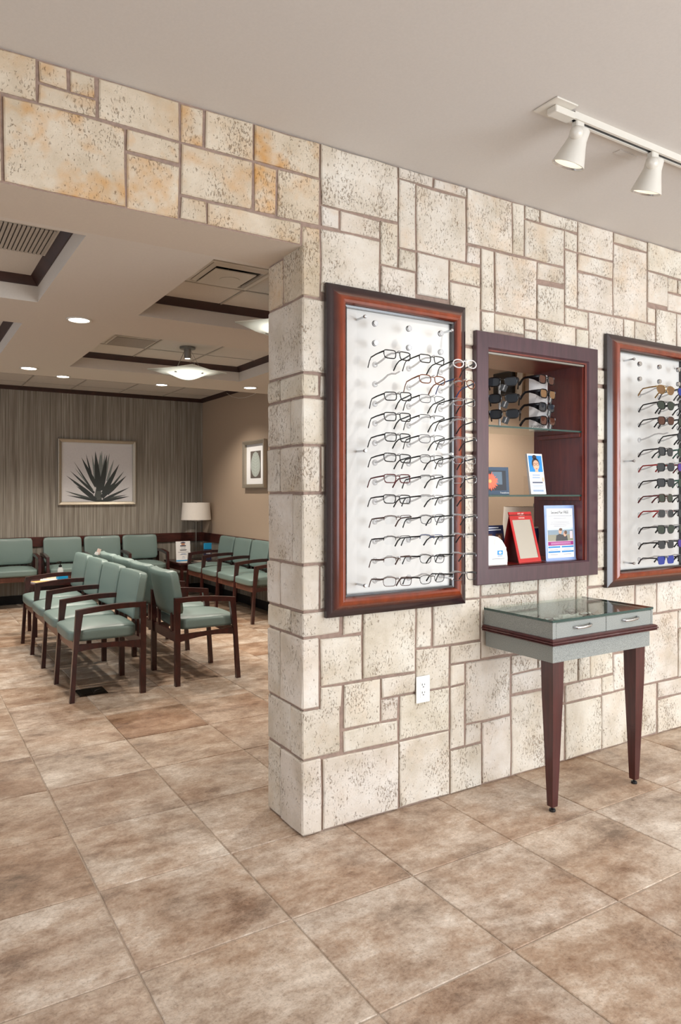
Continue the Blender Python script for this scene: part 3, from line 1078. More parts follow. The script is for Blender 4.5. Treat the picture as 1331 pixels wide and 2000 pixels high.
t = thing('brochure_box', 'bright blue brochure box beside the lamp on corner table', 'brochure box', (2.085, 6.36, 0.46), (0, 0, R(8)))
MB().box(-0.052, -0.03, 0, 0.052, 0.03, 0.15, 0.002, 1).build('holder', ACRYLIC, t)
MB().box(-0.05, -0.012, 0.004, 0.05, 0.012, 0.15).build('booklet', flat('booklet_dark', 58, 58, 84), t)
MB().box(-0.05, -0.014, 0.15, 0.05, 0.014, 0.228).build('header_card', flat('cyan_card', 40, 160, 214), t)
pr = MB()
pr.prism([(-0.03, 0.09), (0.035, 0.085), (0.03, 0.125), (-0.02, 0.13)], -0.0135, -0.0122)
pr.build('picture', flat('pic_pale', 214, 214, 220), t)
for k, (x, y, rz, c) in enumerate(((1.80, 6.30, 0.3, (214, 196, 176)), (1.93, 6.285, -0.2, (206, 188, 170)))):
    t = thing('magazine', ['pinkish magazine lying by the white notice on corner table', 'pale open magazine at the front edge of corner table'][k], 'magazine', (x, y, 0.46), (0, 0, rz), 'magazines on the corner table')
    MB().box(-0.10, -0.075, 0.0, 0.10, 0.075, 0.004).build('pages', WHITEPAPER, t)
    MB().box(-0.10, -0.075, 0.004, 0.10, 0.075, 0.0055).build('cover', flat('mag%d' % k, *c), t)

# small table at the end of the double row
end_table('low dark table behind the nearest bench with a blue box on it', (-0.10, 4.86, 0), 0.40, 0.44, 0.50)
t = thing('tissue_box', 'bright blue box on the low table behind the nearest bench', 'box', (0.0, 4.80, 0.50), (0, 0, 0.1))
MB().box(-0.045, -0.04, 0, 0.045, 0.04, 0.075, 0.003, 1).build('box', flat('cyan_box', 20, 148, 200), t)
MB().box(-0.02, -0.012, 0.0752, 0.02, 0.012, 0.078).build('slot', WHITEPAPER, t)
t = thing('sanitizer_bottle', 'black pump top bottle on low table behind the nearest bench', 'bottle', (0.02, 5.0, 0.50))
MB().lathe([(0.026, 0), (0.028, 0.01), (0.028, 0.09), (0.016, 0.105), (0.014, 0.11)], n=18).build('bottle', thin_glass('sanitizer_clear', (0.9, 0.92, 0.92, 1), 0.09, 0.03, (0.85, 0.87, 0.87, 1), 0.4), t, smooth=50)
MB().lathe([(0.015, 0.108), (0.015, 0.128), (0.005, 0.13), (0.005, 0.155), (0.011, 0.157), (0.011, 0.166)], n=14).tube([(0, 0, 0.162), (-0.03, -0.01, 0.162), (-0.036, -0.012, 0.154)], 0.0042, 6).build('pump', BLACKGLOSS, t, smooth=50)
for k, (x, y, rz, c, h_) in enumerate(((-0.20, 4.74, 0.25, (226, 178, 110), 0.010), (-0.12, 4.80, -0.2, (222, 214, 202), 0.016), (-0.06, 4.90, 0.5, (210, 188, 160), 0.022))):
    t = thing('magazine', ['orange and yellow magazine at the left edge of low table', 'white magazine in the middle of the low table pile', 'tan magazine at the back of low table'][k], 'magazine', (x, y, 0.50), (0, 0, rz), 'magazines on the low table')
    MB().box(-0.075, -0.055, 0.0, 0.075, 0.055, h_ - 0.002).build('pages', WHITEPAPER, t)
    MB().box(-0.075, -0.055, h_ - 0.002, 0.075, 0.055, h_).build('cover', flat('magb%d' % k, *c), t)
t = thing('card', 'pale pink card stuck upright between the back-to-back bench backs', 'card', (0.215, 4.30, 0.775), (0.1, 0.35, 0.2))
MB().box(-0.018, -0.001, 0, 0.018, 0.001, 0.055).build('sheet', flat('pink_card', 222, 196, 186), t)
MB().box(-0.030, -0.004, -0.006, 0.004, -0.002, 0.02).build('white_slip', WHITEPAPER, t)


# ================================================================== PICTURES
def picture(name, label, w_, h_, fw, dep, loc, rotz, mat, glass=True):
    t = thing(name, label, 'picture', loc, (0, 0, rotz))
    prof = [(0, 0), (0, dep), (fw * 0.25, dep + 0.004), (fw * 0.7, dep - 0.002), (fw, dep - 0.010), (fw, 0)]
    rect_rails(-w_ / 2, w_ / 2, 0, h_, prof, lambda a, b, h: (a, -h, b), 'frame_rail', mat, t, 25)
    MB().box(-w_ / 2 + fw * 0.9, -0.006, fw * 0.9, w_ / 2 - fw * 0.9, -0.002, h_ - fw * 0.9).build('mat_board', WHITEPAPER, t)
    return t


PW, PH = 0.968, 0.832
t = picture('framed_picture', 'large silver framed agave picture on striped back wall', PW, PH, 0.042, 0.034, (0.828, YB, 1.188), 0, SILVERFRAME)
S_ = 0.1352 / 153.0 * PW       # picture drawing units (traced outline units) to metres


def ap(x, y):
    """outline units measured on the picture: x 95..1230, y 125(top)..1075(bottom)"""
    yl = y - (x - 95) * 0.035 * (1 - (y - 125) / 475.0)
    return (-PW / 2 + (x - 95) / 1135 * PW, PH - (yl - 125) / 950 * PH)


MB().prism([ap(165, 205), ap(1168, 240), ap(1168, 1005), ap(165, 1008)], -0.0075, -0.006).build('print_ground', flat('agave_ground', 232, 231, 233), t)
LEAVES = [(210, 650, 590, 930, 44, 0), (190, 868, 600, 985, 34, 1), (218, 930, 640, 995, 34, 0), (268, 585, 610, 890, 40, 0), (318, 450, 600, 880, 24, 0), (330, 540, 590, 850, 30, 2), (305, 740, 560, 905, 40, 1), (350, 795, 640, 985, 60, 0),
          (425, 390, 640, 800, 62, 0), (490, 340, 580, 690, 30, 0), (577, 350, 640, 760, 44, 2), (625, 300, 680, 860, 90, 0), (700, 310, 690, 700, 58, 2), (722, 290, 700, 700, 54, 2), (770, 330, 720, 700, 40, 2), (797, 345, 710, 850, 84, 0),
          (835, 330, 760, 700, 46, 2), (900, 415, 800, 720, 40, 2), (980, 480, 740, 900, 76, 0), (1052, 578, 880, 780, 30, 1), (965, 690, 720, 950, 74, 0), (1090, 640, 800, 900, 56, 0), (1138, 800, 740, 985, 40, 0), (1098, 905, 760, 970, 30, 1), (1136, 926, 740, 1000, 44, 0), (560, 1000, 780, 1000, 40, 0), (665, 755, 672, 1000, 110, 1)]
LC = [flat('agave_dark', 62, 68, 68), flat('agave_mid', 92, 98, 96), flat('agave_pale', 142, 152, 150)]
for ci in (2, 1, 0):
    mb = MB()
    for k, (tx, ty, bx_, by_, wd, c) in enumerate(LEAVES):
        if c != ci:
            continue
        T_, B_ = Vector(ap(tx, ty)), Vector(ap(bx_, by_))
        d = (B_ - T_)
        nrm = Vector((-d.y, d.x)).normalized() * wd / 1135 * PW / 2
        pts = [T_, T_ + d * 0.35 + nrm * 0.62, T_ + d * 0.72 + nrm, B_ + nrm * 0.8, B_ - nrm * 0.8, T_ + d * 0.72 - nrm, T_ + d * 0.35 - nrm * 0.62]
        mb.prism([tuple(p) for p in pts], -0.0079 - 0.0004 * (2 - ci) - 0.00001 * k, -0.0070)
    mb.build('agave_print', LC[ci], t)
MB().box(-PW / 2 + 0.035, -0.0125, 0.035, PW / 2 - 0.035, -0.0115, PH - 0.035).build('glazing', ACRYLIC, t)

t = picture('framed_picture', 'small champagne framed leaf print on the beige side wall', 0.60, 0.56, 0.045, 0.045, (XW, 5.212, 1.400), R(-90), SILVERFRAME)
MB().box(-0.14, -0.0078, 0.115, 0.14, -0.006, 0.435).build('print_ground', flat('leaf_ground', 96, 88, 82), t)
mb = MB()
pts = []
for k in range(24):
    a = 2 * math.pi * k / 24
    sx_, sz_ = math.sin(a), math.cos(a)
    pts.append((0.128 * sx_ * (1 - 0.12 * sz_) * (0.92 if sz_ < -0.5 else 1), 0.278 + 0.148 * sz_))
mb.prism(pts, -0.0085, -0.0076)
mb.build('leaf_print', flat('leaf_pale', 166, 174, 168), t)
mb = MB()
for k in range(7):
    z = 0.17 + k * 0.034
    for s in (-1, 1):
        mb.prism([(0, z), (0, z + 0.004), (s * 0.08, z + 0.034), (s * 0.08, z + 0.031)], -0.0090, -0.0082)
mb.prism([(-0.004, 0.13), (0.004, 0.13), (0.003, 0.425), (-0.003, 0.425)], -0.0090, -0.0082)
mb.build('leaf_veins', flat('leaf_vein', 190, 198, 192), t)


# ================================================================== CEILING FITTINGS OF THE WAITING ROOM
GLOW = emit('lamp_glow', (1.0, 0.93, 0.82, 1), 14.0)


def downlight(label, x, y, z, power, r=0.056, energy_size=0.05):
    t = thing('recessed_downlight', label, 'ceiling light', (x, y, z), group='recessed downlights of the waiting room')
    MB().lathe([(r + 0.012, -0.001), (r + 0.010, -0.006), (r, -0.006), (r - 0.004, -0.0005), (r + 0.012, -0.001)], n=32, cap=False).build('trim_ring', FIXTURE, t, smooth=50)
    MB().lathe([(r - 0.002, -0.003), (r - 0.002, -0.0015)], n=32).build('diffuser', GLOW, t)
    lo = light('downlight_lamp', 'SPOT', (0, 0, -0.03), power, WARM, 0.05, spot=R(125), blend=0.6)
    lo.parent = t
    return t


DP = 48.0
downlight('recessed downlight in the soffit between the two nearest coffers, largest of them', -0.483, 1.70, HB, DP)
downlight('recessed downlight in the soffit just past the far coffer, leftmost in view', -0.483, 3.50, HB, DP)
downlight('bright round light at the far soffit edge, above the left of agave picture', -0.183, 3.772, HB, DP, 0.048)
downlight('bright round light at the far soffit edge, above the right of agave picture', 0.650, 3.782, HB, DP, 0.048)
downlight('recessed downlight in the soffit beside the stone pillar, above the beige wall', 1.393, 3.53, HB, DP)

downlight('recessed downlight in the soffit hidden behind the stone wall', 1.66, 1.45, HB, 58.0)  # unseen lamp added to brighten the beige wall behind the niche

for k_, x_ in enumerate((-0.9, 0.3, 1.4)):  # unseen lamps added to lift the dark back wall
    downlight(['left', 'middle', 'right'][k_] + ' one of three downlights tucked behind the far soffit edge', x_, 5.3, ZS - 0.006, 70.0)

FROST = thin_glass('frosted_glass', (0.90, 0.97, 0.96, 1), 0.06, 0.25, (0.92, 0.96, 0.94, 1), 0.90, True)


def pendant(label, x, y):
    t = thing('pendant_light', label, 'pendant light', (x, y, ZT - 0.007), (0, 0, R(32)), group='glass pendant lights')
    MB().lathe([(0.058, 0), (0.058, -0.014), (0.026, -0.016), (0.026, -0.085), (0.022, -0.086), (0.022, -0.07)], n=24, cap=False).build('canopy', NICKEL, t, smooth=40)
    MB().lathe([(0.001, -0.082), (0.020, -0.082)], n=20, cap=False).build('bulb', GLOW, t)
    # square of slumped glass, a bowl in the middle and flat corners
    n = 18
    s = 0.205
    top, bot = [], []
    bm = bmesh.new()

    def hz(a, b):
        rr = math.hypot(a, b) / s
        return -0.186 - 0.056 * math.exp(-(rr / 0.60) ** 2.4) + 0.006 * (abs(a * b) / s / s)
    grid = [[bm.verts.new((-s + 2 * s * i / n, -s + 2 * s * j / n, hz(-s + 2 * s * i / n, -s + 2 * s * j / n))) for j in range(n + 1)] for i in range(n + 1)]
    for i in range(n):
        for j in range(n):
            bm.faces.new([grid[i][j], grid[i + 1][j], grid[i + 1][j + 1], grid[i][j + 1]])
    bmesh.ops.recalc_face_normals(bm, faces=bm.faces[:])
    geom = bmesh.ops.extrude_face_region(bm, geom=bm.faces[:])
    for v in [v for v in geom['geom'] if isinstance(v, bmesh.types.BMVert)]:
        v.co.z += 0.006
    mb = MB()
    mb.bm.free()
    mb.bm = bm
    mb.build('glass_shade', FROST, t, smooth=50)
    wr_ = 0.135
    for k in range(4):
        a = k * math.pi / 2
        cx_, cy_ = wr_ * math.cos(a), wr_ * math.sin(a)
        MB().tube([(cx_ * 0.15, cy_ * 0.15, -0.012), (cx_, cy_, hz(cx_, cy_) + 0.006)], 0.0013, 5).build('wire', NICKEL, t)
        z = hz(cx_ * 1.0, cy_ * 1.0)
        MB().box(cx_ - 0.007, cy_ - 0.007, z - 0.006, cx_ + 0.007, cy_ + 0.007, z + 0.016, 0.002, 1).build('clip', NICKEL, t)
    lo = light('pendant_lamp', 'SPOT', (0, 0, -0.09), 12.0, WARM, 0.03, spot=R(150), blend=0.5)
    lo.parent = t
    return t


pendant('square frosted glass pendant hanging in the far right coffer', 0.488, 2.66)
pendant('square frosted glass pendant half hidden behind the stone pillar', 0.46, 1.00)

# ---- vents
t = thing('return_grille', 'grey return air grille in the far right coffer', 'air vent', (0.077, 2.68, ZT - 0.007))
MB().box(-0.150, -0.155, -0.006, 0.150, 0.155, 0.0).box(-0.135, -0.140, -0.0065, 0.135, 0.140, -0.002, mi=1).build('grille_frame', [FIXTURE, DUCT], t)
sm = MB().box(-0.135, -0.004, -0.010, 0.135, 0.004, -0.006).mesh('slat', GRILLE)
for k in range(20):
    obj('slat', sm, t, (0, -0.133 + k * 0.014, 0))
t = thing('return_grille', 'ribbed grey return air grille in the near left coffer', 'air vent', (-0.965, 0.845, ZT - 0.007))
MB().box(-0.195, -0.185, -0.006, 0.195, 0.185, 0.0).box(-0.185, -0.170, -0.0065, 0.185, 0.170, -0.002, mi=1).build('grille_frame', [FIXTURE, DUCT], t)
sm = MB().box(-0.006, -0.170, -0.011, 0.006, 0.170, -0.0065).mesh('slat', GRILLE)
for k in range(22):
    obj('slat', sm, t, (-0.178 + k * 0.017, 0, 0))
t = thing('air_diffuser', 'white square ceiling diffuser hanging open in near right coffer', 'air vent', (0.06, 0.86, ZT - 0.007))
rect_rails(-0.17, 0.17, -0.185, 0.185, [(0, 0), (0, 0.008), (0.02, 0.009), (0.024, 0.002), (0.024, 0)], lambda a, b, h: (a, b, -h), 'diffuser_frame', FIXTURE, t)
rect_rails(-0.142, 0.142, -0.157, 0.157, [(0, 0), (0, 0.006), (0.018, 0.016), (0.020, 0.010), (0.02, 0)], lambda a, b, h: (a, b, -h), 'diffuser_cone', FIXTURE, t)
MB().box(-0.145, -0.160, -0.004, 0.145, 0.160, -0.001).build('duct_opening', DUCT, t)
mb = MB()
mb.prism([(-0.125, -0.13), (0.085, -0.13), (0.085, 0.13), (-0.125, 0.13)], -0.026, -0.022, 'z')
mb.lathe([(0.05, -0.0265), (0.05, -0.028)], n=24)
mb.build('centre_plate', FIXTURE, t)
MB().tube([(-0.06, -0.10, -0.022), (-0.05, -0.14, -0.003)], 0.0015, 5).build('wire', NICKEL, t)

mb = MB()
mb.tube([(XW - 0.03, 6.03, 2.615), (XW - 0.03, 5.85, 2.545), (XW - 0.03, 5.65, 2.505), (XW - 0.03, 5.45, 2.49), (XW - 0.03, 5.25, 2.495), (XW - 0.03, 5.06, 2.52), (XW - 0.03, 4.92, 2.585), (XW - 0.03, 4.88, 2.628)], 0.003, 6)
tag(mb.build('cable', FIXTURE), 'thin white cable sagging from the ceiling along beige wall', 'cable')

# ================================================================== EYEWEAR
def rim_path(cx_, w_, h_, shape, n=20):
    """closed lens outline (x, z), top first"""
    pts = []
    e = {'rect': 5.0, 'soft': 3.4, 'round': 2.1, 'aviator': 2.6}[shape]
    for k in range(n):
        a = 2 * math.pi * k / n
        c_, s_ = math.cos(a), math.sin(a)
        x = math.copysign(abs(c_) ** (2 / e), c_) * w_ / 2
        z = math.copysign(abs(s_) ** (2 / e), s_) * h_ / 2
        if z < 0:
            x *= 1 - 0.14 * (abs(z) / (h_ / 2))
            if shape == 'aviator':
                z *= 1.12
                x -= 0.004 * (abs(z) / (h_ / 2)) * (1 if cx_ > 0 else -1)
        pts.append((cx_ + x, z))
    return pts


EYE = {
    'black': simple('acetate_black', srgb(22, 20, 22), 0.25, noise=0.05),
    'tortoise': simple('acetate_tortoise', srgb(112, 62, 36), 0.25, noise=0.45, nscale=120),
    'burgundy': simple('acetate_burgundy', srgb(84, 22, 26), 0.25, noise=0.1),
    'brown': simple('metal_brown', srgb(72, 44, 34), 0.3, 0.3, noise=0.1),
    'gunmetal': simple('metal_gunmetal', srgb(74, 74, 78), 0.3, 0.6, noise=0.05),
    'silver': simple('metal_silver', srgb(170, 170, 174), 0.25, 0.8, noise=0.03),
    'clear': simple('acetate_clear', srgb(224, 220, 220), 0.2, noise=0.03),
    'blue': simple('acetate_blue', srgb(44, 62, 104), 0.25, noise=0.1),
    'green': simple('acetate_green', srgb(28, 74, 62), 0.25, noise=0.1),
    'gold': simple('metal_gold', srgb(176, 146, 96), 0.25, 0.8, noise=0.05),
    'grey': simple('acetate_grey', srgb(150, 142, 140), 0.3, noise=0.05),
    'red': simple('acetate_red', srgb(150, 34, 34), 0.3, noise=0.05),
}
TINT = {
    'clear': LENS,
    'brown': thin_glass('lens_brown', (0.22, 0.10, 0.07, 1), 0.09, 0.03, (0.10, 0.035, 0.022, 1), 0.65),
    'green': thin_glass('lens_green', (0.10, 0.13, 0.10, 1), 0.09, 0.03, (0.03, 0.045, 0.035, 1), 0.7),
    'grey': thin_glass('lens_grey', (0.09, 0.10, 0.12, 1), 0.09, 0.03, (0.028, 0.034, 0.042, 1), 0.75),
    'blue': thin_glass('lens_blue', (0.08, 0.12, 0.40, 1), 0.09, 0.03, (0.02, 0.04, 0.26, 1), 0.8),
    'purple': thin_glass('lens_purple', (0.16, 0.08, 0.36, 1), 0.09, 0.03, (0.06, 0.03, 0.24, 1), 0.75),
    'gold': thin_glass('lens_gold', (0.40, 0.25, 0.12, 1), 0.09, 0.03, (0.26, 0.14, 0.06, 1), 0.6),
}


def glasses(label, loc, rot, rim='black', temple=None, style='full', shape='rect', lens='clear', lw=0.053, lh=0.031, r=0.0017, name='eyeglasses', cat='eyeglasses', group=None, folded=False, wide=0.0):
    t = thing(name, label, cat, loc, rot, group)
    rm, tm = EYE[rim], EYE[temple or rim]
    gap = 0.0185
    cx_ = gap / 2 + lw / 2
    zc = -lh / 2 + 0.004
    for s in (-1, 1):
        path = [(x, 0.0045 * (abs(x) / 0.065) ** 2, zc + z) for x, z in rim_path(s * cx_, lw, lh, shape)]
        mb = MB()
        mb.prism([(x, z) for x, y, z in path], 0.0012, 0.0024)
        mb.build('lens', TINT[lens], t)
        if style == 'full':
            MB().tube(path, r * 1.15, 6, closed=True).build('rim', rm, t, smooth=60)
        elif style == 'half':
            up = [p for p in path if p[2] >= zc - lh * 0.12]
            up.sort(key=lambda p: p[0])
            MB().tube(up, r, 6).build('rim', rm, t, smooth=60)
        # temple
        hx = s * (cx_ + lw / 2 + 0.0025)
        zt = zc + lh * 0.30
        if folded:
            pth = [(hx, 0.002, zt), (hx, 0.010, zt), (s * 0.03, 0.013 + 0.004 * (s > 0), zt), (-s * 0.035, 0.013 + 0.004 * (s > 0), zt - 0.006), (-s * 0.055, 0.014 + 0.004 * (s > 0), zt - 0.02)]
        else:
            pth = [(hx - s * 0.003, 0.001, zt), (hx, 0.006, zt), (hx + s * 0.004, 0.045, zt), (hx + s * 0.003, 0.083, zt - 0.001), (hx, 0.099, zt - 0.011), (hx - s * 0.003, 0.117, zt - 0.032)]
        rr = [0.0026, 0.0029, 0.0026, 0.0025, 0.0027, 0.0030][:len(pth)]
        k = 1.0 + wide
        MB().tube(pth, [q * k for q in rr], 6, flat=(0.55, 1.15)).build('temple', tm, t, smooth=60)
    MB().tube([(-gap / 2 - 0.001, 0.0, zc + lh * 0.22), (-gap / 4, -0.001, zc + lh * 0.30), (gap / 4, -0.001, zc + lh * 0.30), (gap / 2 + 0.001, 0.0, zc + lh * 0.22)], r * 0.95, 6).build('bridge', rm, t, smooth=60)
    if style == 'aviator' or (shape == 'aviator'):
        MB().tube([(-cx_ * 0.55, 0.0, zc + lh * 0.47), (cx_ * 0.55, 0.0, zc + lh * 0.47)], r * 0.8, 6).build('brow_bar', rm, t, smooth=60)
    return t


# ================================================================== DISPLAY BOARDS
BW, BH, BZ = 0.724, 1.322, 0.847
PEGX = (0.197, 0.367, 0.537)
PANEL_Y = -0.066
ROWZ = [1.856 - 0.0788 * k for k in range(12)]
KNOBZ = (2.021, 1.942)
frame_prof = [(0, 0), (0, 0.016), (0.004, 0.019), (0.022, 0.022), (0.032, 0.028), (0.042, 0.038), (0.053, 0.046), (0.063, 0.048), (0.072, 0.044), (0.078, 0.035), (0.080, 0.030), (0.088, 0.028), (0.088, 0.0)]
ROD_ME = MB().tube([(0, 0.0, 0), (0, -0.022, 0.003), (0, -0.055, 0.012), (0, -0.085, 0.024), (0, -0.11, 0.026), (0, -0.135, 0.022), (0, -0.162, 0.027)], [0.0042, 0.0042, 0.004, 0.0038, 0.0036, 0.0034, 0.0032], 8).mesh('peg_rod', ROD, smooth=60)
BASE_ME = MB().lathe([(0.0125, 0), (0.0125, 0.004), (0.010, 0.007), (0.006, 0.008)], axis=(0, -1, 0), n=18).mesh('peg_base', ROD, smooth=40)
KNOB_ME = MB().lathe([(0.0118, 0.0), (0.0118, 0.010), (0.0108, 0.0115), (0.008, 0.0115), (0.0078, 0.0108), (0.003, 0.0108)], axis=(0, -1, 0), n=22).mesh('plug', CHROME, smooth=40)
KRING_ME = MB().lathe([(0.0124, -0.001), (0.0124, 0.002)], axis=(0, -1, 0), n=22).mesh('plug_washer', BLACK)
STAND_ME = MB().lathe([(0.0045, -0.050), (0.0045, 0.004), (0.0075, 0.004), (0.0075, 0.010), (0.005, 0.013)], axis=(0, -1, 0), n=14).mesh('standoff', CHROME, smooth=40)


def board(label, x0):
    t = thing('display_board', label, 'display board', (x0, -0.004, BZ))
    rect_rails(0, BW, 0, BH, frame_prof, lambda a, b, h: (a, -h, b), 'frame_rail', FRAMEWOOD, t, 28)
    MB().box(0.03, -0.010, 0.03, BW - 0.03, -0.004, BH - 0.03).build('backing_panel', BOARD, t)
    MB().box(0.116, PANEL_Y + 0.004 - 0.003, 0.098, BW - 0.116, PANEL_Y + 0.004 + 0.003, BH - 0.098).build('acrylic_panel', ACRYLIC, t)
    py = PANEL_Y + 0.001
    for sx in (0.146, BW - 0.128):
        for z in (0.125, BH / 2 + 0.0, BH - 0.128):
            obj('standoff', STAND_ME, t, (sx, py, z))
    for x in PEGX:
        for z in KNOBZ:
            k = obj('plug', KNOB_ME, t, (x, py, z - BZ))
            obj('plug_washer', KRING_ME, k)
        for z in ROWZ:
            p = obj('peg', BASE_ME, t, (x, py, z - BZ))
            obj('peg_rod', ROD_ME, p, (0, -0.006, 0))
    return t


BX1, BX2 = 0.095, 1.790
board('tall burnished wood display board of clear eyeglasses beside the pillar', BX1)
board('tall burnished wood display board of dark sunglasses at the right edge', BX2)

ORD = ['top', 'second', 'third', 'fourth', 'fifth', 'sixth', 'seventh', 'eighth', 'ninth', 'tenth', 'eleventh', 'bottom']
COLN = ['left', 'middle', 'right']
# (rim, temple, style, shape, lens width, lens height, words)
K = {
    'bk': ('black', 'black', 'full', 'rect', 0.053, 0.032, 0.0019, 'black full-rim'),
    'cl': ('clear', 'black', 'full', 'round', 0.052, 0.034, 0.0020, 'clear plastic'),
    'to': ('tortoise', 'tortoise', 'full', 'soft', 0.053, 0.034, 0.0019, 'tortoiseshell'),
    'tr': ('tortoise', 'blue', 'full', 'round', 0.049, 0.036, 0.0019, 'round tortoiseshell'),
    'gm': ('gunmetal', 'black', 'full', 'soft', 0.053, 0.033, 0.0012, 'thin gunmetal'),
    'si': ('silver', 'black', 'full', 'rect', 0.053, 0.031, 0.0013, 'thin silver'),
    'hb': ('black', 'black', 'half', 'rect', 0.052, 0.031, 0.0014, 'black half-rim'),
    'hs': ('silver', 'black', 'half', 'rect', 0.053, 0.031, 0.0013, 'silver half-rim'),
    'bu': ('burgundy', 'burgundy', 'full', 'rect', 0.053, 0.032, 0.0019, 'burgundy full-rim'),
    'br': ('brown', 'brown', 'full', 'rect', 0.054, 0.033, 0.0012, 'thin brown metal'),
    'hbr': ('brown', 'brown', 'half', 'rect', 0.053, 0.032, 0.0014, 'brown half-rim'),
    'hbl': ('blue', 'black', 'half', 'rect', 0.053, 0.032, 0.0015, 'blue half-rim'),
    'dm': ('black', 'black', 'full', 'soft', 0.053, 0.033, 0.0012, 'thin black metal'),
}
LEFT = [('bk', 'bk', 'cl'), (None, 'to', 'tr'), ('bk', 'gm', 'si'), ('bk', 'hb', 'hs'), ('bk', 'gm', 'hs'), ('bk', 'dm', 'si'), ('bu', 'hb', 'si'), ('bk', 'hs', 'hb'), ('hbr', 'gm', 'hs'), ('hb', 'hbl', 'hs'), ('hbr', 'dm', 'hs'), ('br', 'dm', 'gm')]
random.seed(21)
for i, row in enumerate(LEFT):
    for j, kx in enumerate(row):
        if kx is None:
            continue
        rim, tmp, sty, shp, lw, lh, rr, words = K[kx]
        glasses('%s eyeglasses, %s row, %s column of the board by the pillar' % (words, ORD[i], COLN[j]), (BX1 + PEGX[j] + random.uniform(-0.002, 0.002), PANEL_Y - 0.160, ROWZ[i] + 0.024), (R(-8.0 + 4.0 * i / 11 + random.uniform(-1.5, 1.5)), R(random.uniform(-2.5, 2.5)), R(random.uniform(-5, 5))), rim, tmp, sty, shp, 'clear', lw, lh, rr, group='eyeglasses on the board by the pillar')
KS = [('gold', 'gold', 'full', 'aviator', 'gold', 'gold mirrored aviator', 'gunmetal', 'blue', 'blue mirrored'),
      ('black', 'black', 'full', 'aviator', 'green', 'dark green navigator', 'black', 'grey', 'black'),
      ('black', 'black', 'full', 'soft', 'brown', 'brown lens black', 'black', 'green', 'green lens black'),
      (None, None, None, None, None, None, 'black', 'grey', 'slim black'),
      ('black', 'black', 'full', 'rect', 'grey', 'navy black square', 'green', 'green', 'dark green'),
      ('black', 'red', 'full', 'soft', 'grey', 'grey black rounded', 'burgundy', 'purple', 'burgundy'),
      ('black', 'black', 'full', 'rect', 'grey', 'thick black square', 'green', 'green', 'bright green'),
      ('brown', 'burgundy', 'full', 'soft', 'green', 'brown frame', 'black', 'grey', 'grey black'),
      ('grey', 'red', 'full', 'soft', 'grey', 'pale grey frame red arm', 'black', 'grey', 'charcoal'),
      ('gunmetal', 'black', 'full', 'aviator', 'green', 'thin metal green aviator', 'gunmetal', 'green', 'round green'),
      ('black', 'black', 'half', 'rect', 'grey', 'black half-rim', 'black', 'purple', 'purple mirrored'),
      ('blue', 'gunmetal', 'half', 'rect', 'blue', 'deep blue half-rim', 'black', 'grey', 'dark half-rim')]
for i, (rim, tmp, sty, shp, ln, words, rim2, ln2, words2) in enumerate(KS):
    for j in (0, 1, 2):
        if j == 0 and rim is None:
            continue
        a = (rim, tmp, sty, shp, ln, words) if j == 0 else ((rim2, rim2, 'full', 'soft', ln2, words2) if j == 1 else ('black', 'black', 'full', 'rect', 'grey', 'plain black'))
        glasses('%s sunglasses, %s row, %s column of the right-hand board' % (a[5], ORD[i], COLN[j]), (BX2 + PEGX[j] + random.uniform(-0.002, 0.002), PANEL_Y - 0.160, ROWZ[i] + 0.026), (R(random.uniform(-5, -1)), R(random.uniform(-2, 2)), R(random.uniform(-5, 5))), a[0], a[1], a[2], a[3], a[4], 0.056, 0.041, 0.0017, name='sunglasses', cat='sunglasses', group='sunglasses on the right-hand board', wide=0.25)

# ================================================================== NICHE
nt_ = thing('display_niche', 'dark wood framed opening through the stone wall with two glass shelves', 'shelf', (0, 0, 0))
nprof = [(0, 0), (0, 0.026), (0.003, 0.029), (0.070, 0.029), (0.074, 0.025), (0.078, 0.022), (0.078, 0)]
rect_rails(0.882, 1.714, 0.922, 2.076, nprof, lambda a, b, h: (a, 0.003 - h, b), 'frame_rail', NICHEWOOD, nt_, 20)
X0, X1, Z0, Z1 = 0.960, 1.624, 1.000, 1.990
YI0, YI1 = -0.018, WT + 0.015
MB().box(NX0 + 0.001, YI0, Z0 - 0.013, X0, YI1, Z1 + 0.009).build('lining_board', JAMBWOOD, nt_)
MB().box(X1, YI0, Z0 - 0.013, NX1 - 0.001, YI1, Z1 + 0.009).build('lining_board', JAMBWOOD, nt_)
MB().box(X0, YI0, NZ0 + 0.001, X1, YI1, Z0).build('sill_board', JAMBWOOD, nt_)
MB().box(X0, YI0, Z1, X1, YI1, NZ1 - 0.001).build('head_board', JAMBWOOD, nt_)
for xa, xb in ((X1 - 0.008, X1), (X0, X0 + 0.008)):
    MB().box(xa, YI0 + 0.01, Z0, xb, YI0 + 0.022, Z1).build('stop_bead', JAMBWOOD, nt_)
MB().box(X0 + 0.002, YI0 + 0.004, Z1 - 0.012, X1 - 0.002, YI0 + 0.016, Z1, 0.002, 1).build('light_rail', NICKEL, nt_)  # strip added to stand in for a reflected highlight under the head board
for z in (1.655, 1.331):
    s_ = MB().box(X0 + 0.002, 0.001, z - 0.008, X1 - 0.002, 0.285, z).build('glass_shelf', GLASS, nt_)
    MB().box(X0 + 0.002, -0.0012, z - 0.008, X1 - 0.002, 0.001, z).build('shelf_edge', GLASSEDGE, s_)
    for xa, xb in ((X0, X0 + 0.016), (X1 - 0.016, X1)):
        MB().box(xa, 0.004, z - 0.030, xb, 0.29, z - 0.0085, 0.002, 1).build('shelf_cleat', JAMBWOOD, nt_)
BACKRAIL = [(0.882, 0), (0.9, 0)]

# ---- things on the upper shelf
SZ = 1.655


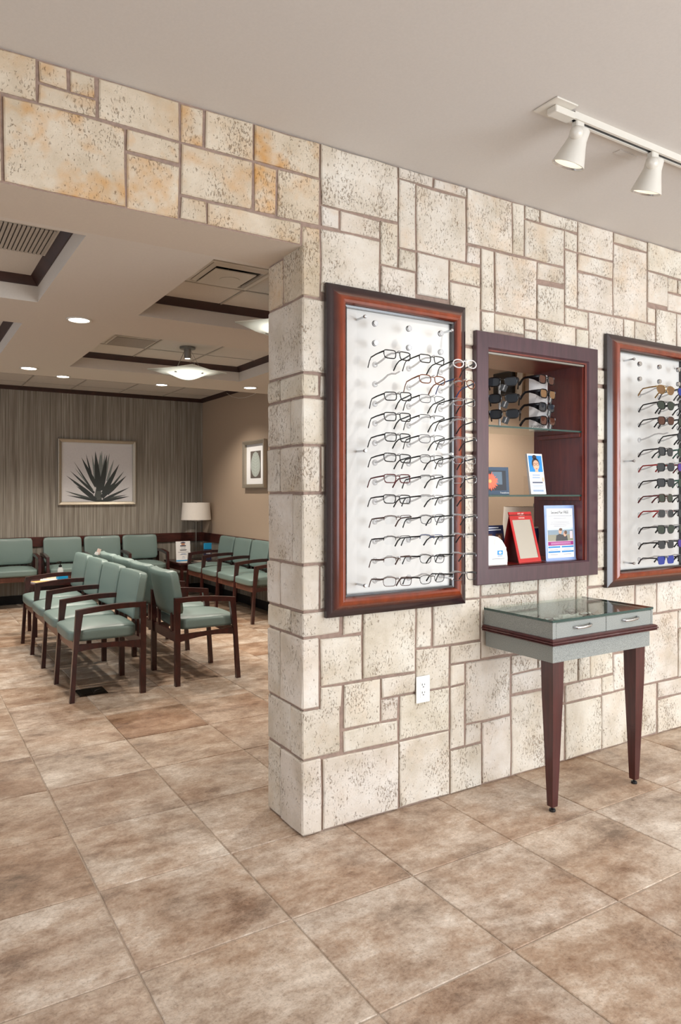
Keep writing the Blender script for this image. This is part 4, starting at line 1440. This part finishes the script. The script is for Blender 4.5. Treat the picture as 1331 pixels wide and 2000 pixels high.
def rack(label, x, y, rz, lab, face=True):
    t = thing('sunglasses_rack', label, 'rack', (x, y, SZ), (0, 0, rz))
    w_ = 0.088
    MB().box(-w_ / 2, -w_ / 2, 0, w_ / 2, w_ / 2, 0.275, 0.001, 1).build('tower', flat('rack_white', 222, 218, 216, 0.3), t)
    for k, rot in enumerate((0, R(-90))):
        f = Vector((0, -w_ / 2 - 0.0006, 0.020))
        f.rotate(Matrix.Rotation(rot, 4, 'Z').to_quaternion())
        textmesh('lettering', 'HAVENS', 0.018, flat('letter_grey', 96, 92, 92), t, f, (R(90), 0, rot))
    return t


RX, RY, RRZ = 1.430, 0.115, R(40)
rack('white square tower of sunglasses on the top glass shelf', RX, RY, RRZ, 'HAVENS')
# the four fit-over sunglasses facing the room
tag_me = MB().box(-0.016, -0.0008, -0.030, 0.016, 0.0008, 0.0).mesh('price_tag', flat('tag_dark', 48, 50, 52))


def fitover(label, loc, rz, lens, has_tag=True, tilt=0.0, group=None):
    t = glasses(label, loc, (tilt, 0, rz), 'black', 'black', 'full', 'soft', lens, 0.058, 0.042, 0.0026, 'sunglasses', 'sunglasses', group, wide=1.2)
    for s in (-1, 1):
        x = s * 0.0705
        MB().prism([(0.002, -0.036), (0.002, 0.001), (0.050, -0.004), (0.066, -0.008), (0.030, -0.020)], x - 0.0012, x + 0.0012, 'x').build('side_shield', BLACKGLOSS, t)
    if has_tag:
        g_ = obj('price_tag', tag_me, t, (0.012, -0.006, -0.034), (0, R(22), 0))
        textmesh('lettering', 'HAVEN', 0.008, WHITEPAPER, g_, (0, -0.0012, -0.012), (R(90), R(90), 0))
    return t


GR = 'fit-over sunglasses on the white tower'
wordz = ['black sunglasses with grey-mauve lenses, topmost on the white tower', 'black sunglasses with amber lenses, second from the top on white tower', 'black sunglasses with smoke lenses, third from the top on white tower', 'black sunglasses with copper lenses and side panels, lowest on white tower']
dirv = Vector((math.sin(RRZ) * 0, 0, 0))
FR = R(12)
for k, (z, ln, tg) in enumerate(((0.258, 'brown', False), (0.188, 'gold', True), (0.122, 'grey', True), (0.056, 'brown', True))):
    fitover(wordz[k], (RX - 0.056 + 0.008 * (k % 2), RY - 0.108, SZ + z), FR, ln, tg, group=GR)
# slim clear stand at the left, half hidden by the frame
t = thing('sunglasses_rack', 'clear slim stand with three dark sunglasses at left of top shelf', 'rack', (1.120, 0.075, SZ))
MB().lathe([(0.045, 0), (0.045, 0.005), (0.006, 0.006)], n=20).build('foot', ROD, t, smooth=40)
MB().tube([(0, 0, 0.005), (0, 0, 0.235)], 0.006, 10).build('pole', ROD, t, smooth=60)
w3 = ['dark wraparound sunglasses with tag, top of the clear slim stand', 'dark wraparound sunglasses with tag, middle of the clear slim stand', 'dark wraparound sunglasses, lowest on the clear slim stand']
for k, z in enumerate((0.228, 0.150, 0.076)):
    fitover(w3[k], (1.090 + 0.006 * k, 0.025, SZ + z), R(-48), 'grey', True, group='sunglasses on the clear stand')

# ---- things on the middle shelf
SZ2 = 1.331
t = thing('flower_card', 'navy card with an orange flower at the left of middle shelf', 'card', (1.118, 0.10, SZ2), (R(-5), 0, R(-12)))
MB().box(-0.085, -0.002, 0, 0.078, 0.002, 0.135).build('card', flat('card_navy', 44, 66, 90), t)
MB().box(-0.075, -0.0032, 0.022, 0.062, -0.0022, 0.118).build('dark_picture', flat('card_dark', 22, 26, 36), t)
MB().box(-0.02, -0.0036, 0.05, 0.04, -0.003, 0.112).build('grey_patch', flat('card_grey', 84, 104, 120), t)
mb = MB()
random.seed(5)
for k in range(44):
    a = 2 * math.pi * k / 44 + random.uniform(-0.05, 0.05)
    l_ = random.uniform(0.036, 0.050)
    c_, s_ = math.cos(a), math.sin(a)
    wv = 0.0028
    zz_ = -0.0046 - 0.00012 * (k % 5)
    P = lambda q, off: (-0.030 + c_ * q - s_ * off, 0.066 + s_ * q + c_ * off)
    mb.prism([P(0.004, -0.001), P(l_ * 0.7, -wv), P(l_, 0), P(l_ * 0.7, wv), P(0.004, 0.001)], zz_, -0.0034)
mb.build('flower_petals', flat('petal_orange', 240, 104, 70), t)
MB().prism([(-0.030 + 0.009 * math.cos(a), 0.066 + 0.009 * math.sin(a)) for a in [k * math.pi / 7 for k in range(14)]], -0.0060, -0.0048).build('flower_heart', flat('flower_heart', 222, 170, 96), t)
textmesh('lettering', 'Transitions', 0.011, WHITEPAPER, t, (0.050, -0.0026, 0.010))

t = thing('brochure_holder', 'clear stand of tall brochures showing a woman with glasses', 'brochure', (1.408, 0.095, SZ2), (0, 0, R(-4)))
hold = MB()
hold.box(-0.058, 0.040, 0, 0.068, 0.043, 0.095).box(-0.058, -0.005, 0, 0.068, 0.043, 0.003).box(-0.058, -0.008, 0, -0.055, 0.043, 0.095).box(0.065, -0.008, 0, 0.068, 0.043, 0.095)
hold.build('holder', ACRYLIC, t)
br_ = obj('brochure', MB().box(-0.050, 0.0, 0.0, 0.050, 0.014, 0.208).mesh('brochure', WHITEPAPER), t, (0.004, 0.0, 0.003), (R(-9), 0, 0))
E_ = lambda cx0, cz0, rx, rz, n=18: [(cx0 + rx * math.cos(2 * math.pi * k / n), cz0 + rz * math.sin(2 * math.pi * k / n)) for k in range(n)]
MB().box(-0.044, -0.0006, 0.105, 0.044, 0.0, 0.198).build('blue_ground', flat('bro_blue', 34, 134, 206), br_)
MB().prism(E_(0.0, 0.158, 0.0245, 0.029), -0.0010, -0.0004).prism(E_(-0.004, 0.190, 0.014, 0.012), -0.0010, -0.0004).build('hair', flat('bro_hair', 44, 32, 34), br_)
MB().prism(E_(0.002, 0.149, 0.0205, 0.026), -0.0014, -0.0008).box(-0.008, -0.0013, 0.112, 0.012, -0.0007, 0.13).build('face', flat('bro_skin', 226, 178, 150), br_)
gb = MB()
for s in (-1, 1):
    gb.tube([(0.002 + s * 0.0105 + 0.0085 * math.cos(a), -0.0016, 0.153 + 0.006 * math.sin(a)) for a in [k * math.pi / 5 for k in range(10)]], 0.0008, 4, closed=True)
gb.build('drawn_spectacles', BLACK, br_)
MB().prism(E_(0.003, 0.1305, 0.005, 0.0022, 10), -0.0018, -0.0012).build('lips', flat('bro_lips', 190, 60, 66), br_)
MB().box(-0.044, -0.0012, 0.068, 0.044, -0.0006, 0.114).build('white_sign', flat('bro_sign', 238, 240, 244), br_)
MB().box(-0.034, -0.0012, 0.056, 0.034, -0.0006, 0.064).build('dark_band', flat('bro_band', 96, 100, 118), br_)
MB().prism(E_(0.038, 0.076, 0.007, 0.012, 10), -0.0019, -0.0011).build('hand', flat('bro_skin', 226, 178, 150), br_)

for (x, z, ww, hh) in ((-0.004, 0.098, 0.05, 0.007), (-0.006, 0.085, 0.05, 0.007), (0, 0.044, 0.07, 0.002), (0, 0.038, 0.06, 0.002), (0, 0.018, 0.068, 0.010)):
    MB().box(x - ww / 2, -0.0017, z - hh / 2, x + ww / 2, -0.0001, z + hh / 2).build('printed_line', flat('ink_pale', 150, 168, 196), br_)

# ---- things on the sill
SZ3 = 1.000
t = thing('tabletop_mirror', 'red framed tilted mirror standing on the niche sill', 'mirror', (1.262, 0.010, SZ3), (0, 0, R(6)))
face = obj('frame_face', None, t, (0, 0, 0.006), (R(-16), 0, 0))
bpy.data.objects.remove(face)
tilt = Matrix.Rotation(R(-15), 4, 'X')


def tilted(mb):
    bmesh.ops.transform(mb.bm, matrix=Matrix.Translation((0, 0, 0.006)) @ tilt, verts=mb.bm.verts)
    return mb


RW, RH = 0.172, 0.250
m_ = MB()
m_.box(-RW / 2, 0, 0, RW / 2, 0.004, 0.020).box(-RW / 2, 0, 0.210, RW / 2, 0.004, RH).box(-RW / 2, 0, 0.020, -RW / 2 + 0.016, 0.004, 0.210).box(RW / 2 - 0.016, 0, 0.020, RW / 2, 0.004, 0.210)
tilted(m_).build('red_frame', simple('red_lacquer', srgb(178, 24, 30), 0.2, noise=0.03, coat=0.5), t)
m_ = MB().box(-RW / 2 + 0.016, 0.0012, 0.020, RW / 2 - 0.016, 0.003, 0.210)
tilted(m_).build('mirror_glass', MIRROR, t)
m_ = MB().prism([(0.0, 0.0), (0.115, 0.0), (0.062, 0.235), (0.058, 0.235), (0.105, 0.005), (0.0, 0.005)], -RW / 2, RW / 2, 'x')
m_.build('easel_foot', simple('red_lacquer_back', srgb(120, 30, 30), 0.3, noise=0.03), t)
for txt, sz, zz_ in (('KLiiK', 0.022, 0.236), ('DENMARK', 0.010, 0.219)):
    p = Matrix.Translation((0, 0, 0.006)) @ tilt @ Vector((0.004, -0.0005, zz_))
    textmesh('lettering', txt, sz, flat('letter_pink', 238, 214, 206), t, p, (R(90) - R(15) * 1.0, 0, 0))

t = thing('acrylic_sign', 'clear framed Second Pair FREE notice standing on the niche sill', 'sign', (1.512, 0.035, SZ3), (R(-3), 0, R(-2)))
SW, SH = 0.212, 0.278
MB().box(-SW / 2, 0.0035, 0, SW / 2, 0.006, SH).box(-SW / 2, 0, 0, SW / 2, 0.075, 0.003).build('acrylic_stand', simple('blue_acrylic', srgb(150, 172, 214), 0.15, noise=0.02, coat=0.4), t)
MB().box(-SW / 2 + 0.014, 0.002, 0.014, SW / 2 - 0.014, 0.0034, SH - 0.016).build('sheet', WHITEPAPER, t)
textmesh('lettering', 'Second Pair FREE', 0.0215, flat('ink_black', 40, 40, 44), t, (0, 0.0014, SH - 0.036), xscale=0.82)
for z, ww in ((0.223, 0.165), (0.211, 0.09), (0.192, 0.13), (0.182, 0.135), (0.172, 0.09)):
    MB().box(-ww / 2, 0.0012, z, ww / 2, 0.002, z + 0.0028).build('printed_line', flat('ink_grey2', 158, 158, 164), t)
pz0, pz1 = 0.098, 0.164
MB().box(-0.089, 0.0012, pz0, 0.089, 0.002, pz1).build('photo_ground', flat('photo_field', 146, 142, 124), t)
MB().box(-0.089, 0.0009, pz0 + 0.032, 0.089, 0.0013, pz1).build('photo_town', flat('photo_town', 132, 148, 160), t)
MB().box(-0.089, 0.0007, pz0 + 0.056, 0.089, 0.0011, pz1).build('photo_sky', flat('photo_sky', 196, 214, 230), t)
MB().prism([(-0.035, pz0), (0.05, pz0), (0.045, pz0 + 0.026), (0.02, pz0 + 0.030), (-0.008, pz0 + 0.036), (-0.03, pz0 + 0.028)], 0.0004, 0.001).build('photo_coats', flat('photo_coat', 66, 64, 66), t)
MB().prism(E_(-0.003, pz0 + 0.048, 0.011, 0.013, 12), 0.0003, 0.001).prism(E_(0.030, pz0 + 0.034, 0.010, 0.013, 12), 0.0003, 0.001).build('photo_faces', flat('photo_skin', 206, 160, 134), t)
MB().prism(E_(0.001, pz0 + 0.058, 0.012, 0.007, 12), 0.0001, 0.0009).prism(E_(0.036, pz0 + 0.042, 0.010, 0.010, 12), 0.0001, 0.0009).build('photo_hair', flat('photo_hair', 104, 76, 58), t)
MB().box(0.066, 0.0003, pz0 + 0.012, 0.084, 0.0009, pz0 + 0.048).build('photo_bag', flat('photo_bag', 226, 200, 204), t)
MB().box(-0.089, 0.0012, 0.076, 0.089, 0.002, 0.096).build('magenta_band', flat('magenta', 150, 34, 116), t)
for z in (0.082, 0.088):
    MB().box(-0.07, 0.0007, z, 0.07, 0.0013, z + 0.002).build('printed_line', flat('pink_ink', 222, 180, 214), t)
for z in (0.064, 0.040):
    for s in (-1, 1):
        MB().box(s * 0.047 - 0.042, 0.0012, z, s * 0.047 + 0.042, 0.002, z + 0.0085).build('blue_band', flat('band_blue', 54, 130, 190), t)
        MB().box(s * 0.047 - 0.030, 0.0012, z - 0.011, s * 0.047 + 0.024, 0.002, z - 0.008).build('printed_line', flat('ink_grey2', 158, 158, 164), t)

t = thing('lens_display', 'white rounded desk display with a blue emblem at left of sill', 'display', (1.050, 0.030, SZ3), (0, 0, R(-4)))
pr_ = [(-0.07, 0.0), (0.072, 0.0), (0.074, 0.03), (0.070, 0.06), (0.058, 0.092), (0.040, 0.116), (0.016, 0.132), (-0.01, 0.138), (-0.07, 0.140)]
MB().prism(pr_, 0.0, 0.030).build('body', WHITEP, t)
MB().prism([(-0.005, 0.092), (0.040, 0.090), (0.028, 0.108), (0.006, 0.124), (-0.008, 0.126)], -0.0008, 0.001).build('recess_panel', flat('pale_grey', 206, 204, 200), t)
MB().box(-0.07, -0.012, 0.0, 0.058, 0.0, 0.086, 0.003, 1).build('front_pocket', WHITEP, t)
MB().box(0.002, -0.0128, 0.050, 0.034, -0.012, 0.070).build('blue_emblem', flat('emblem_blue', 30, 138, 206), t)
MB().prism(E_(0.018, 0.060, 0.009, 0.006, 12), -0.0134, -0.0124).build('emblem_swirl', WHITEPAPER, t)
MB().box(0.004, -0.0126, 0.043, 0.032, -0.012, 0.046).build('printed_line', flat('ink_blue', 88, 120, 170), t)
MB().box(-0.03, -0.0126, 0.030, 0.045, -0.012, 0.0325).build('printed_line', flat('ink_grey', 130, 130, 136), t)

t = thing('comparison_card', 'dark navy card with small face photos behind the red mirror', 'card', (1.155, 0.13, SZ3), (R(-8), 0, R(4)))
MB().box(-0.075, 0, 0, 0.075, 0.003, 0.182).build('card', flat('card_navy2', 34, 40, 76), t)
MB().box(-0.075, 0.003, 0, 0.075, 0.06, 0.003).build('foot', flat('card_navy2', 34, 40, 76), t)
for z, ww in ((0.168, 0.08), (0.157, 0.11)):
    MB().box(-ww / 2, -0.0008, z, ww / 2, 0, z + 0.005).build('printed_line', flat('ink_white', 220, 222, 232), t)
for (x, z) in ((-0.035, 0.118), (0.038, 0.118), (-0.035, 0.060), (0.038, 0.060)):
    MB().box(x - 0.024, -0.0008, z - 0.022, x + 0.024, 0, z + 0.022).build('photo', flat('photo_brown', 96, 66, 58), t)
    MB().prism(E_(x, z - 0.002, 0.012, 0.017, 12), -0.0014, -0.0006).build('photo_face', flat('photo_skin', 206, 160, 134), t)

t = thing('cup', 'small navy cup behind the red mirror on the niche sill', 'cup', (1.425, 0.165, SZ3))
MB().lathe([(0.024, 0), (0.028, 0.004), (0.040, 0.07), (0.044, 0.13), (0.040, 0.165), (0.037, 0.165), (0.040, 0.13), (0.036, 0.07), (0.022, 0.008)], n=24).build('bowl', flat('navy_ceramic', 26, 34, 70, 0.15), t, smooth=60)
MB().lathe([(0.0405, 0.160), (0.0410, 0.167), (0.036, 0.167), (0.0365, 0.160)], n=24, cap=False).build('rim', flat('cup_rim', 150, 140, 128, 0.3), t, smooth=60)

# ---- seen through the niche: second lamp on a table in the waiting room, black panel on the beige wall
end_table('dark wood side table against the beige wall, seen through the niche', (1.96, 0.66, 0), 0.50, 0.50, 0.60)
lamp('table lamp with cream shade and navy base seen through niche', (1.99, 0.66, 0.60), 0.200, 0.185, 0.42, 0.655, 0.05, dark=True)
t = thing('wall_monitor', 'black flat screen on the beige wall seen through niche', 'screen', (XW, 1.13, 2.015), (0, 0, R(-90)))  # dark object of unknown kind, built as a plain black plate
MB().box(-0.10, -0.05, 0, 0.085, -0.02, 0.155, 0.004, 1).build('housing', BLACK, t)
MB().box(-0.090, -0.0515, 0.010, 0.075, -0.0495, 0.145).build('screen', BLACKGLOSS, t)
MB().box(-0.04, -0.02, 0.04, 0.04, 0.0, 0.12).build('bracket', BLACK, t)
t = thing('wall_panel', 'cream card panel beside the black screen, seen through niche', 'panel', (XW, 1.005, 1.99), (0, 0, R(-90)))
MB().prism([(-0.055, 0.0), (0.018, 0.012), (0.030, 0.165), (-0.020, 0.165)], -0.022, -0.004).build('sheet', MOUNT, t)

# ================================================================== DISPLAY TABLE
TX0, TX1, TY0, TY1 = 0.940, 1.604, -0.412, -0.012
TZB, TZT = 0.640, 0.807
t = thing('display_table', 'grey laminate display table with glass top, two drawers and tapered mahogany legs', 'table', (0, 0, 0))
lo_ = MB()
lo_.box(TX0 + 0.010, TY0 + 0.008, TZB, TX1 - 0.012, TY1, 0.722)
lo_.build('apron', LAMINATE, t)
up_ = MB()
th = 0.018
up_.box(TX0, TY0 + 0.018, 0.738, TX0 + th, TY1, TZT).box(TX1 - th, TY0 + 0.018, 0.738, TX1, TY1, TZT).box(TX0 + th, TY1 - th, 0.738, TX1 - th, TY1, TZT).box(TX0, TY0 + 0.018, 0.722, TX1, TY1, 0.738)
up_.box(TX0 + th, TY0 + 0.018, 0.738, TX1 - th, TY0 + 0.030, TZT)
up_.box(TX0, TY0, 0.738, TX0 + 0.020, TY0 + 0.018, TZT).box(TX1 - 0.012, TY0, 0.738, TX1, TY0 + 0.018, TZT)
up_.build('case_body', LAMINATE, t)
xm = (TX0 + TX1) / 2 + 0.004
for a, b in ((TX0 + 0.0215, xm - 0.0015), (xm + 0.0015, TX1 - 0.0135)):
    d = MB().box(a, TY0, 0.7405, b, TY0 + 0.017, TZT - 0.003, 0.0012, 1).build('drawer', LAMINATE, t)
    mx_ = (a + b) / 2
    MB().tube([(mx_ - 0.050, TY0 - 0.001, 0.779), (mx_ - 0.046, TY0 - 0.017, 0.778), (mx_ - 0.01, TY0 - 0.021, 0.778), (mx_ + 0.030, TY0 - 0.019, 0.780), (mx_ + 0.048, TY0 - 0.012, 0.783), (mx_ + 0.052, TY0 - 0.001, 0.785)], [0.0045, 0.0058, 0.0062, 0.0056, 0.005, 0.0045], 8).build('handle', CHROME, d, smooth=60)
tr_prof = [(0, 0), (0.010, 0.002), (0.016, 0.007), (0.013, 0.010), (0.020, 0.014), (0.013, 0.020), (0.016, 0.023), (0.008, 0.028), (0, 0.030)]
for nm, (p, q) in {'f': ((TX0, TY0), (TX1, TY0)), 'l': ((TX0, TY1), (TX0, TY0)), 'r': ((TX1, TY0), (TX1, TY1))}.items():
    bm = bmesh.new()
    rows = []
    for o, h in tr_prof:
        if nm == 'f':
            A, B = (p[0] - o, p[1] - o), (q[0] + o, q[1] - o)
        elif nm == 'l':
            A, B = (p[0] - o, p[1]), (q[0] - o, q[1] - o)
        else:
            A, B = (p[0] + o, p[1] - o), (q[0] + o, q[1])
        rows.append([bm.verts.new((A[0], A[1], 0.7105 + h)), bm.verts.new((B[0], B[1], 0.7105 + h))])
    for r0, r1 in zip(rows, rows[1:] + rows[:1]):
        bm.faces.new([r0[0], r0[1], r1[1], r1[0]])
    bm.faces.new([r[0] for r in rows])
    bm.faces.new([r[1] for r in rows][::-1])
    mb = MB()
    mb.bm.free()
    mb.bm = bm
    mb.build('trim_moulding', LEGWOOD, t)
gt = MB().box(TX0 - 0.001, TY0 - 0.001, TZT + 0.0005, TX1 + 0.001, TY1, TZT + 0.0105).build('glass_top', GLASS, t)
e_ = MB()
e_.box(TX0 - 0.0018, TY0 - 0.0018, TZT + 0.0005, TX1 + 0.0018, TY0 - 0.001, TZT + 0.0105).box(TX0 - 0.0018, TY0 - 0.001, TZT + 0.0005, TX0 - 0.001, TY1, TZT + 0.0105).box(TX1 + 0.001, TY0 - 0.001, TZT + 0.0005, TX1 + 0.0018, TY1, TZT + 0.0105)
e_.build('glass_edge', GLASSEDGE, gt)
for lx in (TX0 + 0.066, TX1 - 0.052):
    ly = TY0 + 0.060
    bm = bmesh.new()
    rings = []
    for z, hw, dx, dy in ((TZB, 0.033, 0, 0), (0.50, 0.031, 0, 0), (0.03, 0.0155, 0.0, 0.0), (0.022, 0.0150, 0.0, 0.0)):
        rings.append([bm.verts.new((lx + dx + a * hw, ly + dy + b * hw, z)) for a, b in ((-1, -1), (1, -1), (1, 1), (-1, 1))])
    for A, B in zip(rings[:-1], rings[1:]):
        for k in range(4):
            bm.faces.new([A[k], A[(k + 1) % 4], B[(k + 1) % 4], B[k]])
    bm.faces.new(rings[0])
    bm.faces.new(rings[-1][::-1])
    mb = MB()
    mb.bm.free()
    mb.bm = bm
    lg = mb.build('leg', LEGWOOD, t)
    MB().lathe([(0.013, 0.0), (0.014, 0.004), (0.013, 0.010), (0.005, 0.012), (0.005, 0.023)], (lx, ly, 0.0), n=16).build('levelling_foot', BLACK, lg, smooth=40)
# trays under the glass, each with three folded frames
for q, (x, y) in enumerate(((1.10, -0.225), (1.43, -0.205))):
    tr = thing('display_tray', ['white tray of folded glasses under the left half of table glass', 'white tray of folded glasses under the right half of table glass'][q], 'tray', (x, y, 0.738), group='trays under the table glass')
    MB().box(-0.125, -0.125, 0, 0.125, 0.125, 0.006, 0.002, 1).build('tray_base', BOARD, tr)
    for k in range(3):
        MB().box(-0.105, -0.085 + k * 0.078, 0.006, 0.105, -0.055 + k * 0.078, 0.024, 0.006, 2).build('cushion_bar', BOARD, tr, smooth=40)
    for k in range(3):
        nm = [['front', 'middle', 'rear'][k], ['left', 'right'][q]]
        glasses('folded eyeglasses in the %s row of the %s tray under table glass' % tuple(nm), (x, y - 0.068 + k * 0.078, 0.738 + 0.044), (R(-55), 0, 0), ['black', 'brown', 'gunmetal'][k], None, 'full', 'soft', 'clear', 0.052, 0.031, 0.0014, group='folded glasses under the table glass', folded=True)


# ================================================================== OUTLETS
def outlet(label, x, z):
    t = thing('wall_outlet', label, 'outlet', (x, -0.0035, z))
    MB().box(-0.037, -0.006, -0.0575, 0.037, 0.0, 0.0575, 0.0025, 2).build('cover_plate', WHITEP, t)
    MB().box(-0.0165, -0.0075, -0.034, 0.0165, -0.005, 0.034, 0.001, 1).build('receptacle', WHITEP, t)
    for s in (-1, 1):
        zz_ = s * 0.017
        MB().box(-0.0085, -0.0079, zz_ + 0.000, -0.0055, -0.0070, zz_ + 0.009).box(0.0045, -0.0079, zz_ + 0.001, 0.007, -0.0070, zz_ + 0.008).lathe([(0.0028, 0.0070), (0.0028, 0.0079)], (-0.0004, 0, zz_ - 0.006), (0, -1, 0), 10).build('socket_slots', BLACK, t)
        MB().lathe([(0.003, 0.0055), (0.003, 0.0066)], (0, 0, s * 0.046), (0, -1, 0), 10).build('screw', WHITEP, t)
    return t


outlet('white duplex outlet in open view low on the stone wall', 0.588, 0.4935)
outlet('white duplex outlet half hidden behind the far table leg', 2.020, 0.458)

# ================================================================== TRACK LIGHT
t = thing('track_light', 'white ceiling track with two cone-shaped spot heads', 'track light', (0, 0, 0))
TYK = -0.672
MB().box(0.612, -0.724, ZC - 0.006, 0.722, -0.612, ZC, 0.002, 1).build('canopy', FIXTURE, t)
MB().box(0.640, TYK - 0.022, ZC - 0.030, 0.745, TYK + 0.022, ZC - 0.006, 0.003, 1).build('feed_box', FIXTURE, t)
tk = MB()
tk.box(0.745, TYK - 0.018, ZC - 0.026, 2.6, TYK - 0.008, ZC).box(0.745, TYK + 0.008, ZC - 0.026, 2.6, TYK + 0.018, ZC).box(0.745, TYK - 0.008, ZC - 0.006, 2.6, TYK + 0.008, ZC)
tk.build('track', FIXTURE, t)
MB().box(0.746, TYK - 0.0078, ZC - 0.022, 2.6, TYK + 0.0078, ZC - 0.0062).build('track_channel', BLACK, t)
MB().box(1.130, -0.590, ZC - 0.003, 1.250, -0.560, ZC).build('ceiling_plate', CEIL, t)
for k, (hx, aim, en) in enumerate(((0.790, (0.55, 0.0, 1.0), 24.0), (1.235, (1.22, 0.02, 0.75), 24.0))):
    top = Vector((hx, TYK, ZC - 0.030))
    hd = MB().box(hx - 0.030, TYK - 0.014, ZC - 0.052, hx + 0.012, TYK + 0.014, ZC - 0.024, 0.004, 1).build('head_adapter', FIXTURE, t)
    ax = (Vector(aim) - top).normalized()
    c0 = top + Vector((-0.012, -0.004, -0.050))
    MB().lathe([(0.001, -0.024), (0.016, -0.020), (0.023, -0.008), (0.024, 0.0), (0.022, 0.010), (0.012, 0.020), (0.001, 0.023)], c0 + Vector((-0.028, -0.014, 0)), (1, 0.2, 0), 18).build('knuckle', FIXTURE, hd, smooth=60)
    s0 = c0 - ax * 0.03
    MB().lathe([(0.001, 0.0), (0.030, 0.001), (0.034, 0.006), (0.035, 0.042), (0.040, 0.062), (0.050, 0.095), (0.060, 0.128), (0.0605, 0.131), (0.056, 0.131), (0.050, 0.110), (0.030, 0.085), (0.001, 0.084)], s0, ax, 32).build('shade', FIXTURE, hd, smooth=45)
    MB().lathe([(0.001, 0.092), (0.024, 0.0905), (0.026, 0.087)], s0, ax, 28, cap=False).build('bulb_face', GLOW, hd)
    MB().lathe([(0.0545, 0.1290), (0.0555, 0.1305), (0.0530, 0.1240), (0.0525, 0.1235)], s0, ax, 32, cap=False).build('reflector_ring', CHROME, hd, smooth=60)
    sl = light('track_lamp', 'SPOT', s0 + ax * 0.135, en, NEUTRAL, 0.03, target=s0 + ax * 1.0, spot=R(75), blend=0.9)

# ---- unseen downlights added to brighten the front room, above and behind the camera
for k, (x, y) in enumerate(((-2.2, -1.4), (-0.6, -3.4), (1.6, -2.4), (3.4, -1.2))):
    d = thing('recessed_downlight', ['recessed downlight in the front room ceiling left of the camera', 'recessed downlight in the front room ceiling near the shop front', 'recessed downlight in the front room ceiling before the display boards', 'recessed downlight in the front room ceiling at the far right'][k], 'ceiling light', (x, y, ZC), group='downlights of the front room')
    MB().lathe([(0.082, -0.001), (0.080, -0.006), (0.07, -0.006), (0.066, -0.0005), (0.082, -0.001)], n=28, cap=False).build('trim_ring', FIXTURE, d, smooth=50)
    MB().lathe([(0.068, -0.003), (0.068, -0.0015)], n=28).build('diffuser', GLOW, d)
    lp = light('front_lamp', 'SPOT', (0, 0, -0.04), 36.0, NEUTRAL, 0.06, spot=R(140), blend=0.7)
    lp.parent = d
